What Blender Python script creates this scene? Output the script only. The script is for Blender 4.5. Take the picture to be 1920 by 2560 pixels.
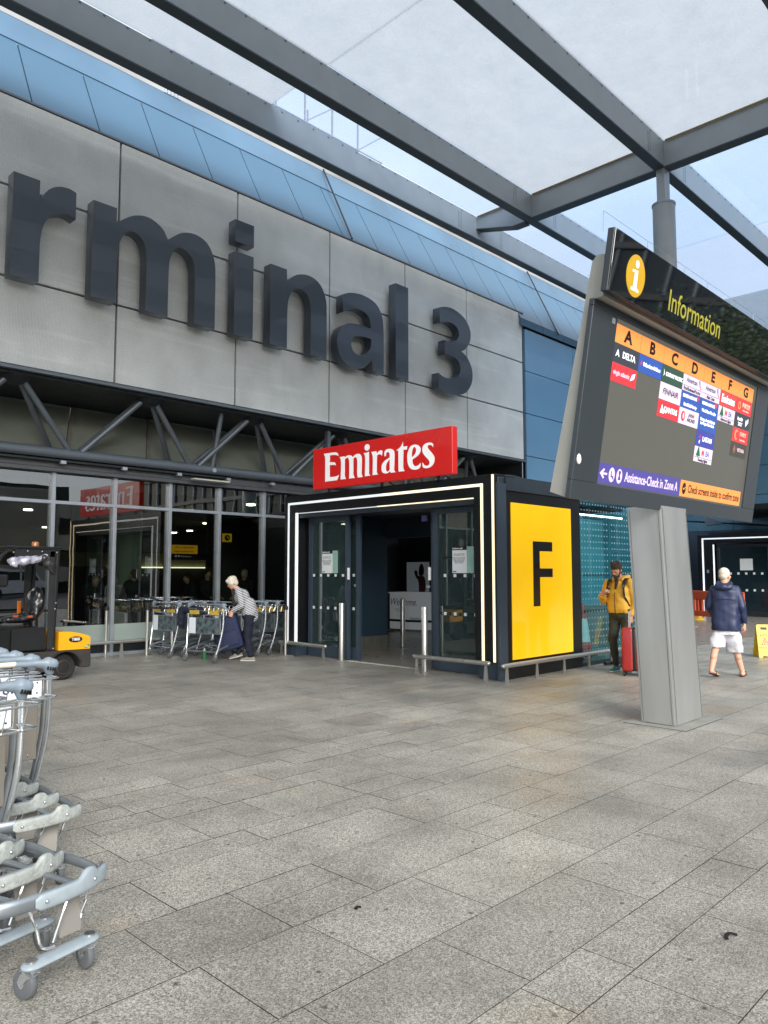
import bpy, bmesh, math, random
from mathutils import Vector, Matrix, noise
from math import sin, cos, pi, radians as R
for o in list(bpy.data.objects): bpy.data.objects.remove(o)
S = bpy.context.scene; COL = S.collection
# ---------------- camera ----------------
H = 1.62
yaw, pit, rol = R(45.672), R(4.6013), R(-.03135)
f = Vector((sin(yaw)*cos(pit), cos(yaw)*cos(pit), sin(pit))); r = Vector((cos(yaw), -sin(yaw), 0)); u = r.cross(f)
r, u = r*cos(rol)+u*sin(rol), -r*sin(rol)+u*cos(rol)
cam = bpy.data.objects.new('camera', bpy.data.cameras.new('camera')); COL.objects.link(cam)
m3 = Matrix((r, u, -f)).transposed().to_4x4(); m3.translation = (0, 0, H); cam.matrix_world = m3
cam.data.sensor_fit = 'VERTICAL'; cam.data.sensor_height = 36; cam.data.lens = 1899.65/2560*36
cam.data.clip_end = 2000; cam.data.clip_start = .05; S.camera = cam
S.view_settings.view_transform = 'Standard'; S.view_settings.look = 'None'; S.view_settings.gamma = 1; S.view_settings.use_curve_mapping = False
S.view_settings.exposure = 1.75
# ---------------- world ----------------
SUN_EL, SUN_ROT = R(28), R(206)
W = bpy.data.worlds.new('World'); S.world = W; W.use_nodes = True
nt = W.node_tree; nt.nodes.clear()
def wn(t, **k):
    n = nt.nodes.new(t)
    for a, b in k.items(): setattr(n, a, b)
    return n
sky = wn('ShaderNodeTexSky', sky_type='NISHITA', sun_disc=False, sun_elevation=SUN_EL, sun_rotation=SUN_ROT, air_density=1.0, dust_density=3.0, ozone_density=1.5)
tc = wn('ShaderNodeTexCoord'); mp = wn('ShaderNodeMapping'); mp.inputs['Scale'].default_value = (1, 1, 2.2)
nz = wn('ShaderNodeTexNoise'); nz.inputs['Scale'].default_value = 1.7; nz.inputs['Detail'].default_value = 6; nz.inputs['Roughness'].default_value = .55
rp = wn('ShaderNodeValToRGB'); rp.color_ramp.elements[0].position = .36; rp.color_ramp.elements[0].color = (.52, .52, .52, 1); rp.color_ramp.elements[1].position = .62; rp.color_ramp.elements[1].color = (.93, .93, .93, 1)
mx = wn('ShaderNodeMix', data_type='RGBA'); mx.inputs['B'].default_value = (6.2, 6.7, 7.4, 1)
bg = wn('ShaderNodeBackground'); bg.inputs['Strength'].default_value = .065; ou = wn('ShaderNodeOutputWorld')
nt.links.new(tc.outputs['Generated'], mp.inputs['Vector']); nt.links.new(mp.outputs[0], nz.inputs['Vector']); nt.links.new(nz.outputs[0], rp.inputs[0])
nt.links.new(rp.outputs[0], mx.inputs['Factor']); nt.links.new(sky.outputs[0], mx.inputs['A']); nt.links.new(mx.outputs['Result'], bg.inputs[0]); nt.links.new(bg.outputs[0], ou.inputs[0])
sl = bpy.data.lights.new('sun', 'SUN'); sl.energy = 1.5; sl.angle = R(38); sl.color = (1, .98, .95)
so = bpy.data.objects.new('sun', sl); COL.objects.link(so)
# nishita rotation: sun direction (sin(rot), cos(rot)) ; lamp points the other way
sd = Vector((sin(SUN_ROT)*cos(SUN_EL), cos(SUN_ROT)*cos(SUN_EL), sin(SUN_EL))); so.rotation_euler = sd.to_track_quat('Z', 'Y').to_euler()
random.seed(7)
# ---------------- materials ----------------
MATS = {}; EK = .56   # emission scale for the chosen exposure
def srgb(h):
    c = [int(h[i:i+2], 16)/255 for i in (0, 2, 4)]
    return tuple((x/12.92 if x <= .04045 else ((x+.055)/1.055)**2.4) for x in c)
def mat(name, col, rough=.5, metal=0, var=.12, scale=6, bump=0, bscale=80, detail=5, emit=None, estr=0, coat=0, spec=.5, stretch=(1, 1, 1), rvar=.1):
    """principled material with a procedural colour and roughness variation"""
    if name in MATS: return MATS[name]
    m = bpy.data.materials.new(name); m.use_nodes = True; n = m.node_tree; N = n.nodes; L = n.links
    p = N['Principled BSDF']; MATS[name] = m
    if isinstance(col, str): col = srgb(col)
    t = N.new('ShaderNodeTexCoord'); mp = N.new('ShaderNodeMapping'); mp.inputs['Scale'].default_value = stretch; L.new(t.outputs['Object'], mp.inputs[0])
    a = N.new('ShaderNodeTexNoise'); a.inputs['Scale'].default_value = scale; a.inputs['Detail'].default_value = detail; L.new(mp.outputs[0], a.inputs['Vector'])
    r_ = N.new('ShaderNodeMapRange'); r_.inputs['From Min'].default_value = .3; r_.inputs['From Max'].default_value = .7; r_.inputs['To Min'].default_value = 1-var; r_.inputs['To Max'].default_value = 1+var; L.new(a.outputs[0], r_.inputs[0])
    mu = N.new('ShaderNodeVectorMath'); mu.operation = 'SCALE'; mu.inputs[0].default_value = col[:3]; L.new(r_.outputs[0], mu.inputs['Scale']); L.new(mu.outputs[0], p.inputs['Base Color'])
    rr = N.new('ShaderNodeMapRange'); rr.inputs['To Min'].default_value = max(.02, rough-rvar); rr.inputs['To Max'].default_value = min(1, rough+rvar); L.new(a.outputs[0], rr.inputs[0]); L.new(rr.outputs[0], p.inputs['Roughness'])
    p.inputs['Metallic'].default_value = metal; p.inputs['Coat Weight'].default_value = coat; p.inputs['Specular IOR Level'].default_value = spec
    if bump:
        b = N.new('ShaderNodeTexNoise'); b.inputs['Scale'].default_value = bscale; b.inputs['Detail'].default_value = 3; L.new(mp.outputs[0], b.inputs['Vector'])
        bb = N.new('ShaderNodeBump'); bb.inputs['Strength'].default_value = bump; bb.inputs['Distance'].default_value = .01; L.new(b.outputs[0], bb.inputs['Height']); L.new(bb.outputs[0], p.inputs['Normal'])
    if emit is not None:
        if isinstance(emit, str): emit = srgb(emit)
        p.inputs['Emission Color'].default_value = (*emit[:3], 1); p.inputs['Emission Strength'].default_value = estr*EK
    return m
def glass(name, tint, refl=.06, ior=1.5, rough=.0, wav=0, diff=0, dcol=(.5, .5, .5)):
    """thin architectural pane: tinted see-through with fresnel reflection"""
    if name in MATS: return MATS[name]
    m = bpy.data.materials.new(name); m.use_nodes = True; n = m.node_tree; N = n.nodes; L = n.links; N.clear(); MATS[name] = m
    o = N.new('ShaderNodeOutputMaterial'); tr = N.new('ShaderNodeBsdfTransparent'); tr.inputs[0].default_value = (*tint, 1)
    g = N.new('ShaderNodeBsdfGlossy'); g.inputs['Roughness'].default_value = rough
    fr = N.new('ShaderNodeFresnel'); fr.inputs[0].default_value = ior
    ad = N.new('ShaderNodeMath'); ad.operation = 'ADD'; ad.use_clamp = True; ad.inputs[1].default_value = refl; L.new(fr.outputs[0], ad.inputs[0])
    ge = N.new('ShaderNodeNewGeometry'); sb = N.new('ShaderNodeMath'); sb.operation = 'SUBTRACT'; sb.inputs[0].default_value = 1; L.new(ge.outputs['Backfacing'], sb.inputs[1]); mm = N.new('ShaderNodeMath'); mm.operation = 'MULTIPLY'; L.new(ad.outputs[0], mm.inputs[0]); L.new(sb.outputs[0], mm.inputs[1])   # only the entry face mirrors
    mx = N.new('ShaderNodeMixShader'); L.new(mm.outputs[0], mx.inputs[0]); L.new(g.outputs[0], mx.inputs[2])
    if diff:
        d = N.new('ShaderNodeBsdfDiffuse'); d.inputs[0].default_value = (*dcol, 1); m2 = N.new('ShaderNodeMixShader'); m2.inputs[0].default_value = diff
        L.new(tr.outputs[0], m2.inputs[1]); L.new(d.outputs[0], m2.inputs[2]); L.new(m2.outputs[0], mx.inputs[1])
    else: L.new(tr.outputs[0], mx.inputs[1])
    if wav:
        t = N.new('ShaderNodeTexCoord'); a = N.new('ShaderNodeTexNoise'); a.inputs['Scale'].default_value = 1.1; L.new(t.outputs['Object'], a.inputs['Vector'])
        b = N.new('ShaderNodeBump'); b.inputs['Strength'].default_value = wav; b.inputs['Distance'].default_value = .02; L.new(a.outputs[0], b.inputs['Height']); L.new(b.outputs[0], g.inputs['Normal'])
    L.new(mx.outputs[0], o.inputs[0]); return m
def emis(name, col, s):
    if name in MATS: return MATS[name]
    m = bpy.data.materials.new(name); m.use_nodes = True; N = m.node_tree.nodes; p = N['Principled BSDF']; MATS[name] = m
    if isinstance(col, str): col = srgb(col)
    p.inputs['Base Color'].default_value = (*col, 1); p.inputs['Emission Color'].default_value = (*col, 1); p.inputs['Emission Strength'].default_value = s*EK; p.inputs['Roughness'].default_value = .4
    return m
# ---------------- mesh builder ----------------
class MB:
    def __init__(s): s.b = bmesh.new()
    def box(s, x0, y0, z0, x1, y1, z1, bev=0, mtx=None, seg=1):
        b = bmesh.new(); bmesh.ops.create_cube(b, size=1)
        for v in b.verts: v.co = Vector(((x0+x1)/2+v.co.x*(x1-x0), (y0+y1)/2+v.co.y*(y1-y0), (z0+z1)/2+v.co.z*(z1-z0)))
        if bev: bmesh.ops.bevel(b, geom=b.edges[:], offset=bev, segments=seg, affect='EDGES', profile=.5)
        return s.add(b, mtx)
    def add(s, b, mtx=None):
        if mtx is not None: b.transform(mtx)
        me = bpy.data.meshes.new('t'); b.to_mesh(me); b.free(); s.b.from_mesh(me); bpy.data.meshes.remove(me); return s
    def cyl(s, p0, p1, r0, r1=None, n=14, caps=True):
        r1 = r0 if r1 is None else r1; p0 = Vector(p0); p1 = Vector(p1); d = p1-p0
        b = bmesh.new(); bmesh.ops.create_cone(b, cap_ends=caps, segments=n, radius1=r0, radius2=r1, depth=d.length)
        return s.add(b, Matrix.Translation((p0+p1)/2) @ d.to_track_quat('Z', 'Y').to_matrix().to_4x4())
    def sph(s, c, rx, ry=None, rz=None, n=14, rot=None):
        b = bmesh.new(); bmesh.ops.create_uvsphere(b, u_segments=n, v_segments=max(6, n*2//3), radius=1)
        ry = rx if ry is None else ry; rz = rx if rz is None else rz
        M_ = Matrix.Translation(c) @ (rot.to_4x4() if rot else Matrix()) @ Matrix.Diagonal((rx, ry, rz, 1))
        return s.add(b, M_)
    def tube(s, pts, rad, n=8, smooth=0, closed=False, flat=None):
        """swept tube; rad may be a list; flat=(a,b) makes an oval/rectangular section"""
        P = [Vector(p) for p in pts]
        if smooth: P = catmull(P, smooth, closed)
        k = len(P); rs = rad if isinstance(rad, (list, tuple)) else [rad]*k
        if len(rs) != k: rs = [rs[int(i*(len(rs)-1)/(k-1)+.5)] for i in range(k)]
        b = bmesh.new(); rings = []; up = Vector((0, 0, 1))
        for i, p in enumerate(P):
            a = P[(i-1) % k] if (closed or i > 0) else P[0]; c = P[(i+1) % k] if (closed or i < k-1) else P[-1]
            t = (c-a).normalized()
            ref = up if abs(t.z) < .95 else Vector((0, 1, 0))
            x = t.cross(ref).normalized(); y = x.cross(t).normalized()
            if rings and rings_x.dot(x) < 0: x = -x; y = -y
            rings_x = x
            fa, fb = flat if flat else (1, 1)
            rings.append([b.verts.new(p+x*cos(2*pi*j/n+pi/n)*rs[i]*fa+y*sin(2*pi*j/n+pi/n)*rs[i]*fb) for j in range(n)])
        for i in range(k if closed else k-1):
            A, B = rings[i], rings[(i+1) % k]
            for j in range(n):
                try: b.faces.new((A[j], A[(j+1) % n], B[(j+1) % n], B[j]))
                except ValueError: pass
        if not closed: b.faces.new(rings[0][::-1]); b.faces.new(rings[-1])
        bmesh.ops.recalc_face_normals(b, faces=b.faces[:]); return s.add(b)
    def poly(s, pts, d):
        """prism: flat polygon pts extruded by vector d"""
        b = bmesh.new(); v = [b.verts.new(p) for p in pts]; fc = b.faces.new(v)
        e = bmesh.ops.extrude_face_region(b, geom=[fc]); d = Vector(d)
        for g in e['geom']:
            if isinstance(g, bmesh.types.BMVert): g.co += d
        bmesh.ops.recalc_face_normals(b, faces=b.faces[:]); return s.add(b)
    def quad(s, *p):
        v = [s.b.verts.new(q) for q in p]; s.b.faces.new(v); return s
    def lathe(s, prof, c=(0, 0, 0), n=20, mtx=None):
        b = bmesh.new(); rg = []
        for (rr, z) in prof: rg.append([b.verts.new((rr*cos(2*pi*j/n), rr*sin(2*pi*j/n), z)) for j in range(n)])
        for A, B in zip(rg, rg[1:]):
            for j in range(n): b.faces.new((A[j], A[(j+1) % n], B[(j+1) % n], B[j]))
        b.faces.new(rg[0][::-1]); b.faces.new(rg[-1]); bmesh.ops.remove_doubles(b, verts=b.verts[:], dist=1e-5); bmesh.ops.recalc_face_normals(b, faces=b.faces[:])
        return s.add(b, Matrix.Translation(c) @ (mtx or Matrix()))
    def build(s, name, m, parent=None, smooth=False, ang=35):
        me = bpy.data.meshes.new(name)
        if smooth:
            s.b.normal_update()
            for e in s.b.edges: e.smooth = len(e.link_faces) == 2 and e.calc_face_angle(0) < R(ang)
            for fc in s.b.faces: fc.smooth = True
        s.b.to_mesh(me); s.b.free(); me.materials.append(m)
        o = bpy.data.objects.new(name, me); COL.objects.link(o)
        if parent is not None: o.parent = parent
        return o
def catmull(P, n, closed=False):
    out = []; k = len(P)
    for i in range(k if closed else k-1):
        p0 = P[(i-1) % k] if (closed or i) else P[0]; p1 = P[i]; p2 = P[(i+1) % k]; p3 = P[(i+2) % k] if (closed or i < k-2) else P[-1]
        for j in range(n):
            t = j/n; out.append(.5*((2*p1)+(p2-p0)*t+(2*p0-5*p1+4*p2-p3)*t*t+(3*p1-p0-3*p2+p3)*t**3))
    if not closed: out.append(P[-1])
    return out
def tag(o, label=None, cat=None, group=None, kind=None):
    if label: o['label'] = label
    if cat: o['category'] = cat
    if group: o['group'] = group
    if kind: o['kind'] = kind
    return o
def thing(name, label, cat, loc=(0, 0, 0), rz=0, group=None):
    o = bpy.data.objects.new(name, None); COL.objects.link(o); o.location = loc; o.rotation_euler = (0, 0, rz); o.empty_display_size = .2
    return tag(o, label, cat, group)
def dup(root, loc=None, rz=None, label=None, group=None):
    def cp(o, par):
        c = o.copy(); COL.objects.link(c); c.parent = par
        for k in kids[o.name]: cp(k, c)
        return c
    kids = {}
    for o in bpy.data.objects: kids.setdefault(o.name, []); 
    for o in bpy.data.objects:
        if o.parent: kids[o.parent.name].append(o)
    c = cp(root, root.parent)
    if loc is not None: c.location = loc
    if rz is not None: c.rotation_euler = (0, 0, rz)
    if label: c['label'] = label
    if group: c['group'] = group
    return c
def spline(pts, n=6):
    """closed 2D outline; points with flag 1 are corners"""
    k = len(pts); out = []; s0 = next((i for i, p in enumerate(pts) if p[2]), 0); pts = pts[s0:]+pts[:s0]; anyc = any(p[2] for p in pts)
    if not anyc: return [tuple(v[:2]) for v in catmull([Vector((p[0], p[1], 0)) for p in pts], n, True)]
    i = 0
    while i < k:
        j = i+1
        while j < k and not pts[j][2]: j += 1
        seg = [Vector((p[0], p[1], 0)) for p in pts[i:j]]+[Vector((pts[j % k][0], pts[j % k][1], 0))]
        out += [tuple(v[:2]) for v in (catmull(seg, n) if len(seg) > 2 else seg)[:-1]]; i = j
    return out
def arc(cx, cy, rx, ry, a0, a1, n=10):
    return [(cx+rx*cos(R(a0+(a1-a0)*i/n)), cy+ry*sin(R(a0+(a1-a0)*i/n))) for i in range(n+1)]
def shape(name, outlines, depth, mtx, m, parent=None, bevel=0):
    """flat outline(s) with holes, given real thickness; local x,y -> plane, local z -> towards the viewer"""
    cu = bpy.data.curves.new(name, 'CURVE'); cu.dimensions = '2D'; cu.fill_mode = 'BOTH'; cu.extrude = depth/2; cu.bevel_depth = bevel
    for ol in outlines:
        sp = cu.splines.new('POLY'); sp.points.add(len(ol)-1); sp.use_cyclic_u = True
        for p, q in zip(sp.points, ol): p.co = (q[0], q[1], 0, 1)
    return cv(cu, name, mtx @ Matrix.Translation((0, 0, depth/2)), m, parent)
def cv(cu, name, mtx, m, parent):
    t = bpy.data.objects.new('tmp', cu); COL.objects.link(t); dg = bpy.context.evaluated_depsgraph_get(); dg.update()
    me = bpy.data.meshes.new_from_object(t.evaluated_get(dg)); bpy.data.objects.remove(t); me.transform(mtx); me.materials.clear(); me.materials.append(m); me.name = name
    o = bpy.data.objects.new(name, me); COL.objects.link(o); o.parent = parent; return o
def text(name, s, size, mtx, m, parent=None, depth=.002, off=0, align='CENTER', shear=0, sx=1, space=1):
    cu = bpy.data.curves.new(name, 'FONT'); cu.body = s; cu.size = size; cu.extrude = depth/2; cu.offset = off; cu.align_x = align; cu.align_y = 'CENTER'; cu.shear = shear; cu.space_character = space; cu.resolution_u = 3
    return cv(cu, name, mtx @ Matrix.Diagonal((sx, 1, 1, 1)), m, parent)
def frame(o, x, y):
    """matrix with origin o, local x axis, local y axis, z = x cross y"""
    x = Vector(x).normalized(); y = Vector(y).normalized(); z = x.cross(y); M_ = Matrix((x, y, z)).transposed().to_4x4(); M_.translation = o; return M_
FY = lambda x, y, z: frame((x, y, z), (1, 0, 0), (0, 0, 1))     # plane facing -Y
FX = lambda x, y, z: frame((x, y, z), (0, -1, 0), (0, 0, 1))    # plane facing -X
def remesh(name, prims, voxel, m, parent=None, smooth=6, disp=0, dscale=8, mods=None):
    """weld many soft primitives into one continuous skin"""
    b = MB()
    for p in prims: p(b)
    o = b.build(name, m, parent); md = o.modifiers.new('r', 'REMESH'); md.mode = 'VOXEL'; md.voxel_size = voxel; md.use_smooth_shade = True
    if smooth: sm = o.modifiers.new('s', 'SMOOTH'); sm.factor = .5; sm.iterations = smooth
    dg = bpy.context.evaluated_depsgraph_get(); dg.update(); me = bpy.data.meshes.new_from_object(o.evaluated_get(dg)); o.modifiers.clear()
    old = o.data; o.data = me; bpy.data.meshes.remove(old); me.materials.clear(); me.materials.append(m)
    if disp:
        nn = [v.normal.copy() for v in me.vertices]
        for v, n_ in zip(me.vertices, nn): v.co += n_*disp*noise.noise(v.co*dscale)
    for p in me.polygons: p.use_smooth = True
    return o
def cap(p0, p1, r0, r1, sx=1, sy=1, ref=(1, 0, 0)):
    """tapered capsule; sx scales along ref, sy across"""
    def go(b):
        a, c = Vector(p0), Vector(p1); d = (c-a); L_ = d.length or 1e-6; t = d/L_
        x = Vector(ref)-t*Vector(ref).dot(t); x = x.normalized() if x.length > 1e-4 else t.orthogonal().normalized(); y = t.cross(x)
        q = bmesh.new(); n = 14; rg = []; st = [(-r0*cos(R(k)), r0*sin(R(k))) for k in (0, 30, 60)]+[(L_*i/4, r0+(r1-r0)*i/4) for i in range(5)]+[(L_+r1*cos(R(k)), r1*sin(R(k))) for k in (60, 30, 0)]
        for h, rr in st: rg.append([q.verts.new(a+t*h+x*cos(2*pi*j/n)*max(rr, 1e-4)*sx+y*sin(2*pi*j/n)*max(rr, 1e-4)*sy) for j in range(n)])
        for A, B in zip(rg, rg[1:]):
            for j in range(n): q.faces.new((A[j], A[(j+1) % n], B[(j+1) % n], B[j]))
        q.faces.new(rg[0][::-1]); q.faces.new(rg[-1]); bmesh.ops.recalc_face_normals(q, faces=q.faces[:]); b.add(q)
    return go
def loft(rings, pw=.75):
    """closed soft tube through rings (centre, half width along x_, half depth along y_, x_, y_)"""
    def go(b):
        q = bmesh.new(); n = 24; rg = []
        for c, a, d, x_, y_ in rings: rg.append([q.verts.new(Vector(c)+Vector(x_)*a*math.copysign(abs(cos(w))**pw, cos(w))+Vector(y_)*d*math.copysign(abs(sin(w))**pw, sin(w))) for w in [2*pi*j/n for j in range(n)]])
        for A, B in zip(rg, rg[1:]):
            for j in range(n): q.faces.new((A[j], A[(j+1) % n], B[(j+1) % n], B[j]))
        q.faces.new(rg[0][::-1]); q.faces.new(rg[-1]); bmesh.ops.recalc_face_normals(q, faces=q.faces[:]); b.add(q)
    return go
def ell(c, rx, ry, rz, rot=None): return lambda b: b.sph(c, rx, ry, rz, 18, rot)
# ---------------- shared materials ----------------
steel_grey = mat('grey_painted_steel', '636b72', .42, .25, .08, 3, coat=.1)
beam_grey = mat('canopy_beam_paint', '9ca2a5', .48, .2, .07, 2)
dark_grey = mat('charcoal_paint', '23282c', .45, .1, .1, 4)
black = mat('black_cladding', '0d0f11', .35, .1, .15, 3)
navy_panel = mat('dark_navy_panel', '3a4652', .4, .1, .1, 2)
alu = mat('anodised_aluminium', 'aeb4ba', .35, .55, .06, 5)
stainless = mat('brushed_stainless', 'c9c7c0', .33, .9, .08, 3, stretch=(8, 8, .4), rvar=.12)
chrome = mat('chrome_rod', 'd8dadb', .18, 1, .05, 6)
rubber = mat('black_rubber', '1c1c1d', .75, 0, .15, 12)
grey_rubber = mat('grey_rubber_tyre', '55585a', .7, 0, .15, 12)
white_paint = mat('white_enamel', 'e6e6e4', .4, 0, .04, 5)
black_plastic = mat('black_plastic', '141516', .4, 0, .15, 9, rvar=.15)
skin_m = mat('skin_tone', 'c59079', .55, 0, .12, 12)
# concrete facade panel: fine ribs, pale scuffs, dark runs at the top edge
def concrete_mat():
    m = mat('ribbed_concrete_panel', 'c4c7c5', .78, 0, .1, 1.3, detail=8); N = m.node_tree.nodes; L = m.node_tree.links; p = N['Principled BSDF']
    base = p.inputs['Base Color'].links[0].from_socket; t = N.new('ShaderNodeTexCoord')
    def layer(scale, vec, lo, hi, a, b, det=4):
        mp = N.new('ShaderNodeMapping'); mp.inputs['Scale'].default_value = vec; L.new(t.outputs['Object'], mp.inputs[0])
        n = N.new('ShaderNodeTexNoise'); n.inputs['Scale'].default_value = scale; n.inputs['Detail'].default_value = det; L.new(mp.outputs[0], n.inputs['Vector'])
        q = N.new('ShaderNodeMapRange'); q.inputs['From Min'].default_value = lo; q.inputs['From Max'].default_value = hi; q.inputs['To Min'].default_value = a; q.inputs['To Max'].default_value = b; L.new(n.outputs[0], q.inputs[0]); return q.outputs[0]
    def mul(c, s_):
        v = N.new('ShaderNodeVectorMath'); v.operation = 'SCALE'; L.new(c, v.inputs[0]); L.new(s_, v.inputs['Scale']); return v.outputs[0]
    c = mul(base, layer(1.0, (.35, 1, 5), .55, .70, 1, 1.14)); c = mul(c, layer(1.6, (1.2, 1, .25), .58, .78, 1, .90, 6)); c = mul(c, layer(30, (1, 1, 1), .3, .7, .93, 1.07))
    L.new(c, p.inputs['Base Color'])
    w = N.new('ShaderNodeTexWave'); w.wave_type = 'BANDS'; w.bands_direction = 'X'; w.inputs['Scale'].default_value = 13; L.new(t.outputs['Object'], w.inputs['Vector'])
    b = N.new('ShaderNodeBump'); b.inputs['Strength'].default_value = .35; b.inputs['Distance'].default_value = .008; L.new(w.outputs[0], b.inputs['Height']); L.new(b.outputs[0], p.inputs['Normal']); return m
concrete = concrete_mat()
slope_glass = mat('blue_glazed_slope_panel', '48667d', .35, 0, .07, .5, spec=.2)
wall_blue = mat('blue_glazed_wall_panel', '6a90ad', .25, 0, .08, .4, coat=.5)
teal_panel = mat('teal_cladding_panel', '4a6a78', .25, .3, .1, .3, coat=.3)
clear_glass = glass('curtain_wall_glass', (.66, .72, .69), .18, 1.55, 0, .06)
dark_glass = glass('smoky_green_glass', (.42, .48, .44), .12, 1.5, .02, .1, .7, (.33, .36, .30))
door_glass = glass('door_glass', (.40, .48, .47), .07, 1.5, 0, 0, .35, (.06, .10, .095))  # greenish diffuse part stands in for trees reflected in the doors
lobby_glass = glass('lobby_glass', (.66, .84, .86), .06, 1.45, 0)
# ---------------- ground ----------------
g = MB(); g.quad((-150, -250, 0), (400, -250, 0), (400, 300, 0), (-150, 300, 0)); ground = g.build('ground', mat('dark_joint_mortar', '3c3a36', .85, 0, .2, 3, bump=.3)); tag(ground, kind='structure')
def granite():
    m = bpy.data.materials.new('granite_paving'); m.use_nodes = True; n = m.node_tree; N = n.nodes; L = n.links; p = N['Principled BSDF']
    t = N.new('ShaderNodeTexCoord'); at = N.new('ShaderNodeAttribute'); at.attribute_name = 'slab'
    def nz(scale, det, vec=(1, 1, 1), r_=.5):
        mp = N.new('ShaderNodeMapping'); mp.inputs['Scale'].default_value = vec; L.new(t.outputs['Object'], mp.inputs[0])
        q = N.new('ShaderNodeTexNoise'); q.inputs['Scale'].default_value = scale; q.inputs['Detail'].default_value = det; q.inputs['Roughness'].default_value = r_; L.new(mp.outputs[0], q.inputs['Vector']); return q.outputs[0]
    def mr(x, a, b, c, d):
        q = N.new('ShaderNodeMapRange'); [setattr(q.inputs[k], 'default_value', v) for k, v in zip(('From Min', 'From Max', 'To Min', 'To Max'), (a, b, c, d))]; L.new(x, q.inputs[0]); return q.outputs[0]
    def mul(a, b):
        q = N.new('ShaderNodeMath'); q.operation = 'MULTIPLY'; L.new(a, q.inputs[0]); L.new(b, q.inputs[1]); return q.outputs[0]
    sp = N.new('ShaderNodeTexVoronoi'); sp.inputs['Scale'].default_value = 190; L.new(t.outputs['Object'], sp.inputs['Vector'])
    cr = N.new('ShaderNodeSeparateColor'); L.new(sp.outputs['Color'], cr.inputs[0])
    grain = mr(cr.outputs[0], 0, 1, .42, 1.66)
    grain = mul(grain, mr(nz(260, 2), .35, .65, .8, 1.2)); grain = mul(grain, mr(nz(60, 3), .35, .65, .9, 1.1))
    blot = mul(mr(nz(.55, 5), .35, .65, .84, 1.1), mr(nz(1.9, 6, r_=.62), .42, .66, 1.07, .82))
    v = mul(mul(grain, blot), mr(at.outputs['Fac'], 0, 1, .90, 1.08))
    rust = mr(nz(.9, 4), .62, .74, 0, .55)
    c = N.new('ShaderNodeMix'); c.data_type = 'RGBA'; c.inputs['A'].default_value = (.298, .280, .238, 1); c.inputs['B'].default_value = (.335, .268, .188, 1); L.new(rust, c.inputs['Factor'])
    s_ = N.new('ShaderNodeVectorMath'); s_.operation = 'SCALE'; L.new(c.outputs['Result'], s_.inputs[0]); L.new(v, s_.inputs['Scale'])
    # spots of old chewing gum
    vo = N.new('ShaderNodeTexVoronoi'); vo.voronoi_dimensions = '2D'; vo.inputs['Scale'].default_value = 1.9; L.new(t.outputs['Object'], vo.inputs['Vector'])
    gm = mr(vo.outputs['Distance'], .014, .030, .36, 1); s2 = N.new('ShaderNodeVectorMath'); s2.operation = 'SCALE'; L.new(s_.outputs[0], s2.inputs[0]); L.new(gm, s2.inputs['Scale'])
    L.new(s2.outputs[0], p.inputs['Base Color']); L.new(mr(nz(1.1, 4), .35, .65, .36, .54), p.inputs['Roughness'])
    b = N.new('ShaderNodeBump'); b.inputs['Strength'].default_value = .35; b.inputs['Distance'].default_value = .003; L.new(cr.outputs[0], b.inputs['Height']); L.new(b.outputs[0], p.inputs['Normal']); return m
granite_m = granite()
def paving():
    rnd = random.Random(11); b = bmesh.new(); vals = []; y = -6.015; gp = .0022; seq = [.51, .255, .53, .44, .51, .255, .51, .53, .255, .44, .53, .51, .255, .51, .53, .285, .255, .44, .255, .51, .53, .53, .48]
    while y < 14.28:
        w = seq.pop(0) if seq else rnd.choice([.255, .255, .44, .51, .53]); y1 = min(y+w, 14.32); x = -7-rnd.random()
        while x < 40:
            ln = rnd.choice([.45, .5, .6, .7] if w < .3 else [.55, .75, .75, .9, 1.05]); ys = [y, y1]
            if w > .5 and rnd.random() < .16: ys = [y, (y+y1)/2, y1]; ln = min(ln, .55)
            for ya, yb in zip(ys, ys[1:]):
                dz = rnd.uniform(-.0008, .0008); ch = rnd.random() < .25; c_ = rnd.uniform(.004, .012) if ch else 0; vs = [(x+gp, ya+gp), (x+ln-gp, ya+gp), (x+ln-gp, yb-gp-c_), (x+ln-gp-c_, yb-gp), (x+gp, yb-gp)] if ch else [(x+gp, ya+gp), (x+ln-gp, ya+gp), (x+ln-gp, yb-gp), (x+gp, yb-gp)]
                b.faces.new([b.verts.new((*q, .004+dz)) for q in vs]); vals.append(rnd.random())
            x += ln
        y = y1
    me = bpy.data.meshes.new('paving'); b.to_mesh(me); b.free(); a = me.attributes.new('slab', 'FLOAT', 'FACE'); a.data.foreach_set('value', vals); me.materials.append(granite_m)
    o = bpy.data.objects.new('pavement', me); COL.objects.link(o); tag(o, kind='structure')
paving()
g = MB(); g.quad((-150, -40, .006), (400, -40, .006), (400, -6.4, .006), (-150, -6.4, .006)); tag(g.build('road', mat('asphalt_road', '4a4a4b', .85, 0, .12, 2, bump=.3)), kind='structure')
# ---------------- terminal building ----------------
T = thing('terminal_building', 'grey concrete and blue glass airport terminal building behind the forecourt', 'building', (9, 13.4, 0))
TL = Vector((-9, -13.4, 0))
def part(mb, name, m, parent=None, **k):
    o = mb.build(name, m, parent or T, **k)
    if parent is None: o.location = TL
    return o
XW0, XW1 = -6.37, 9.48
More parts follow.
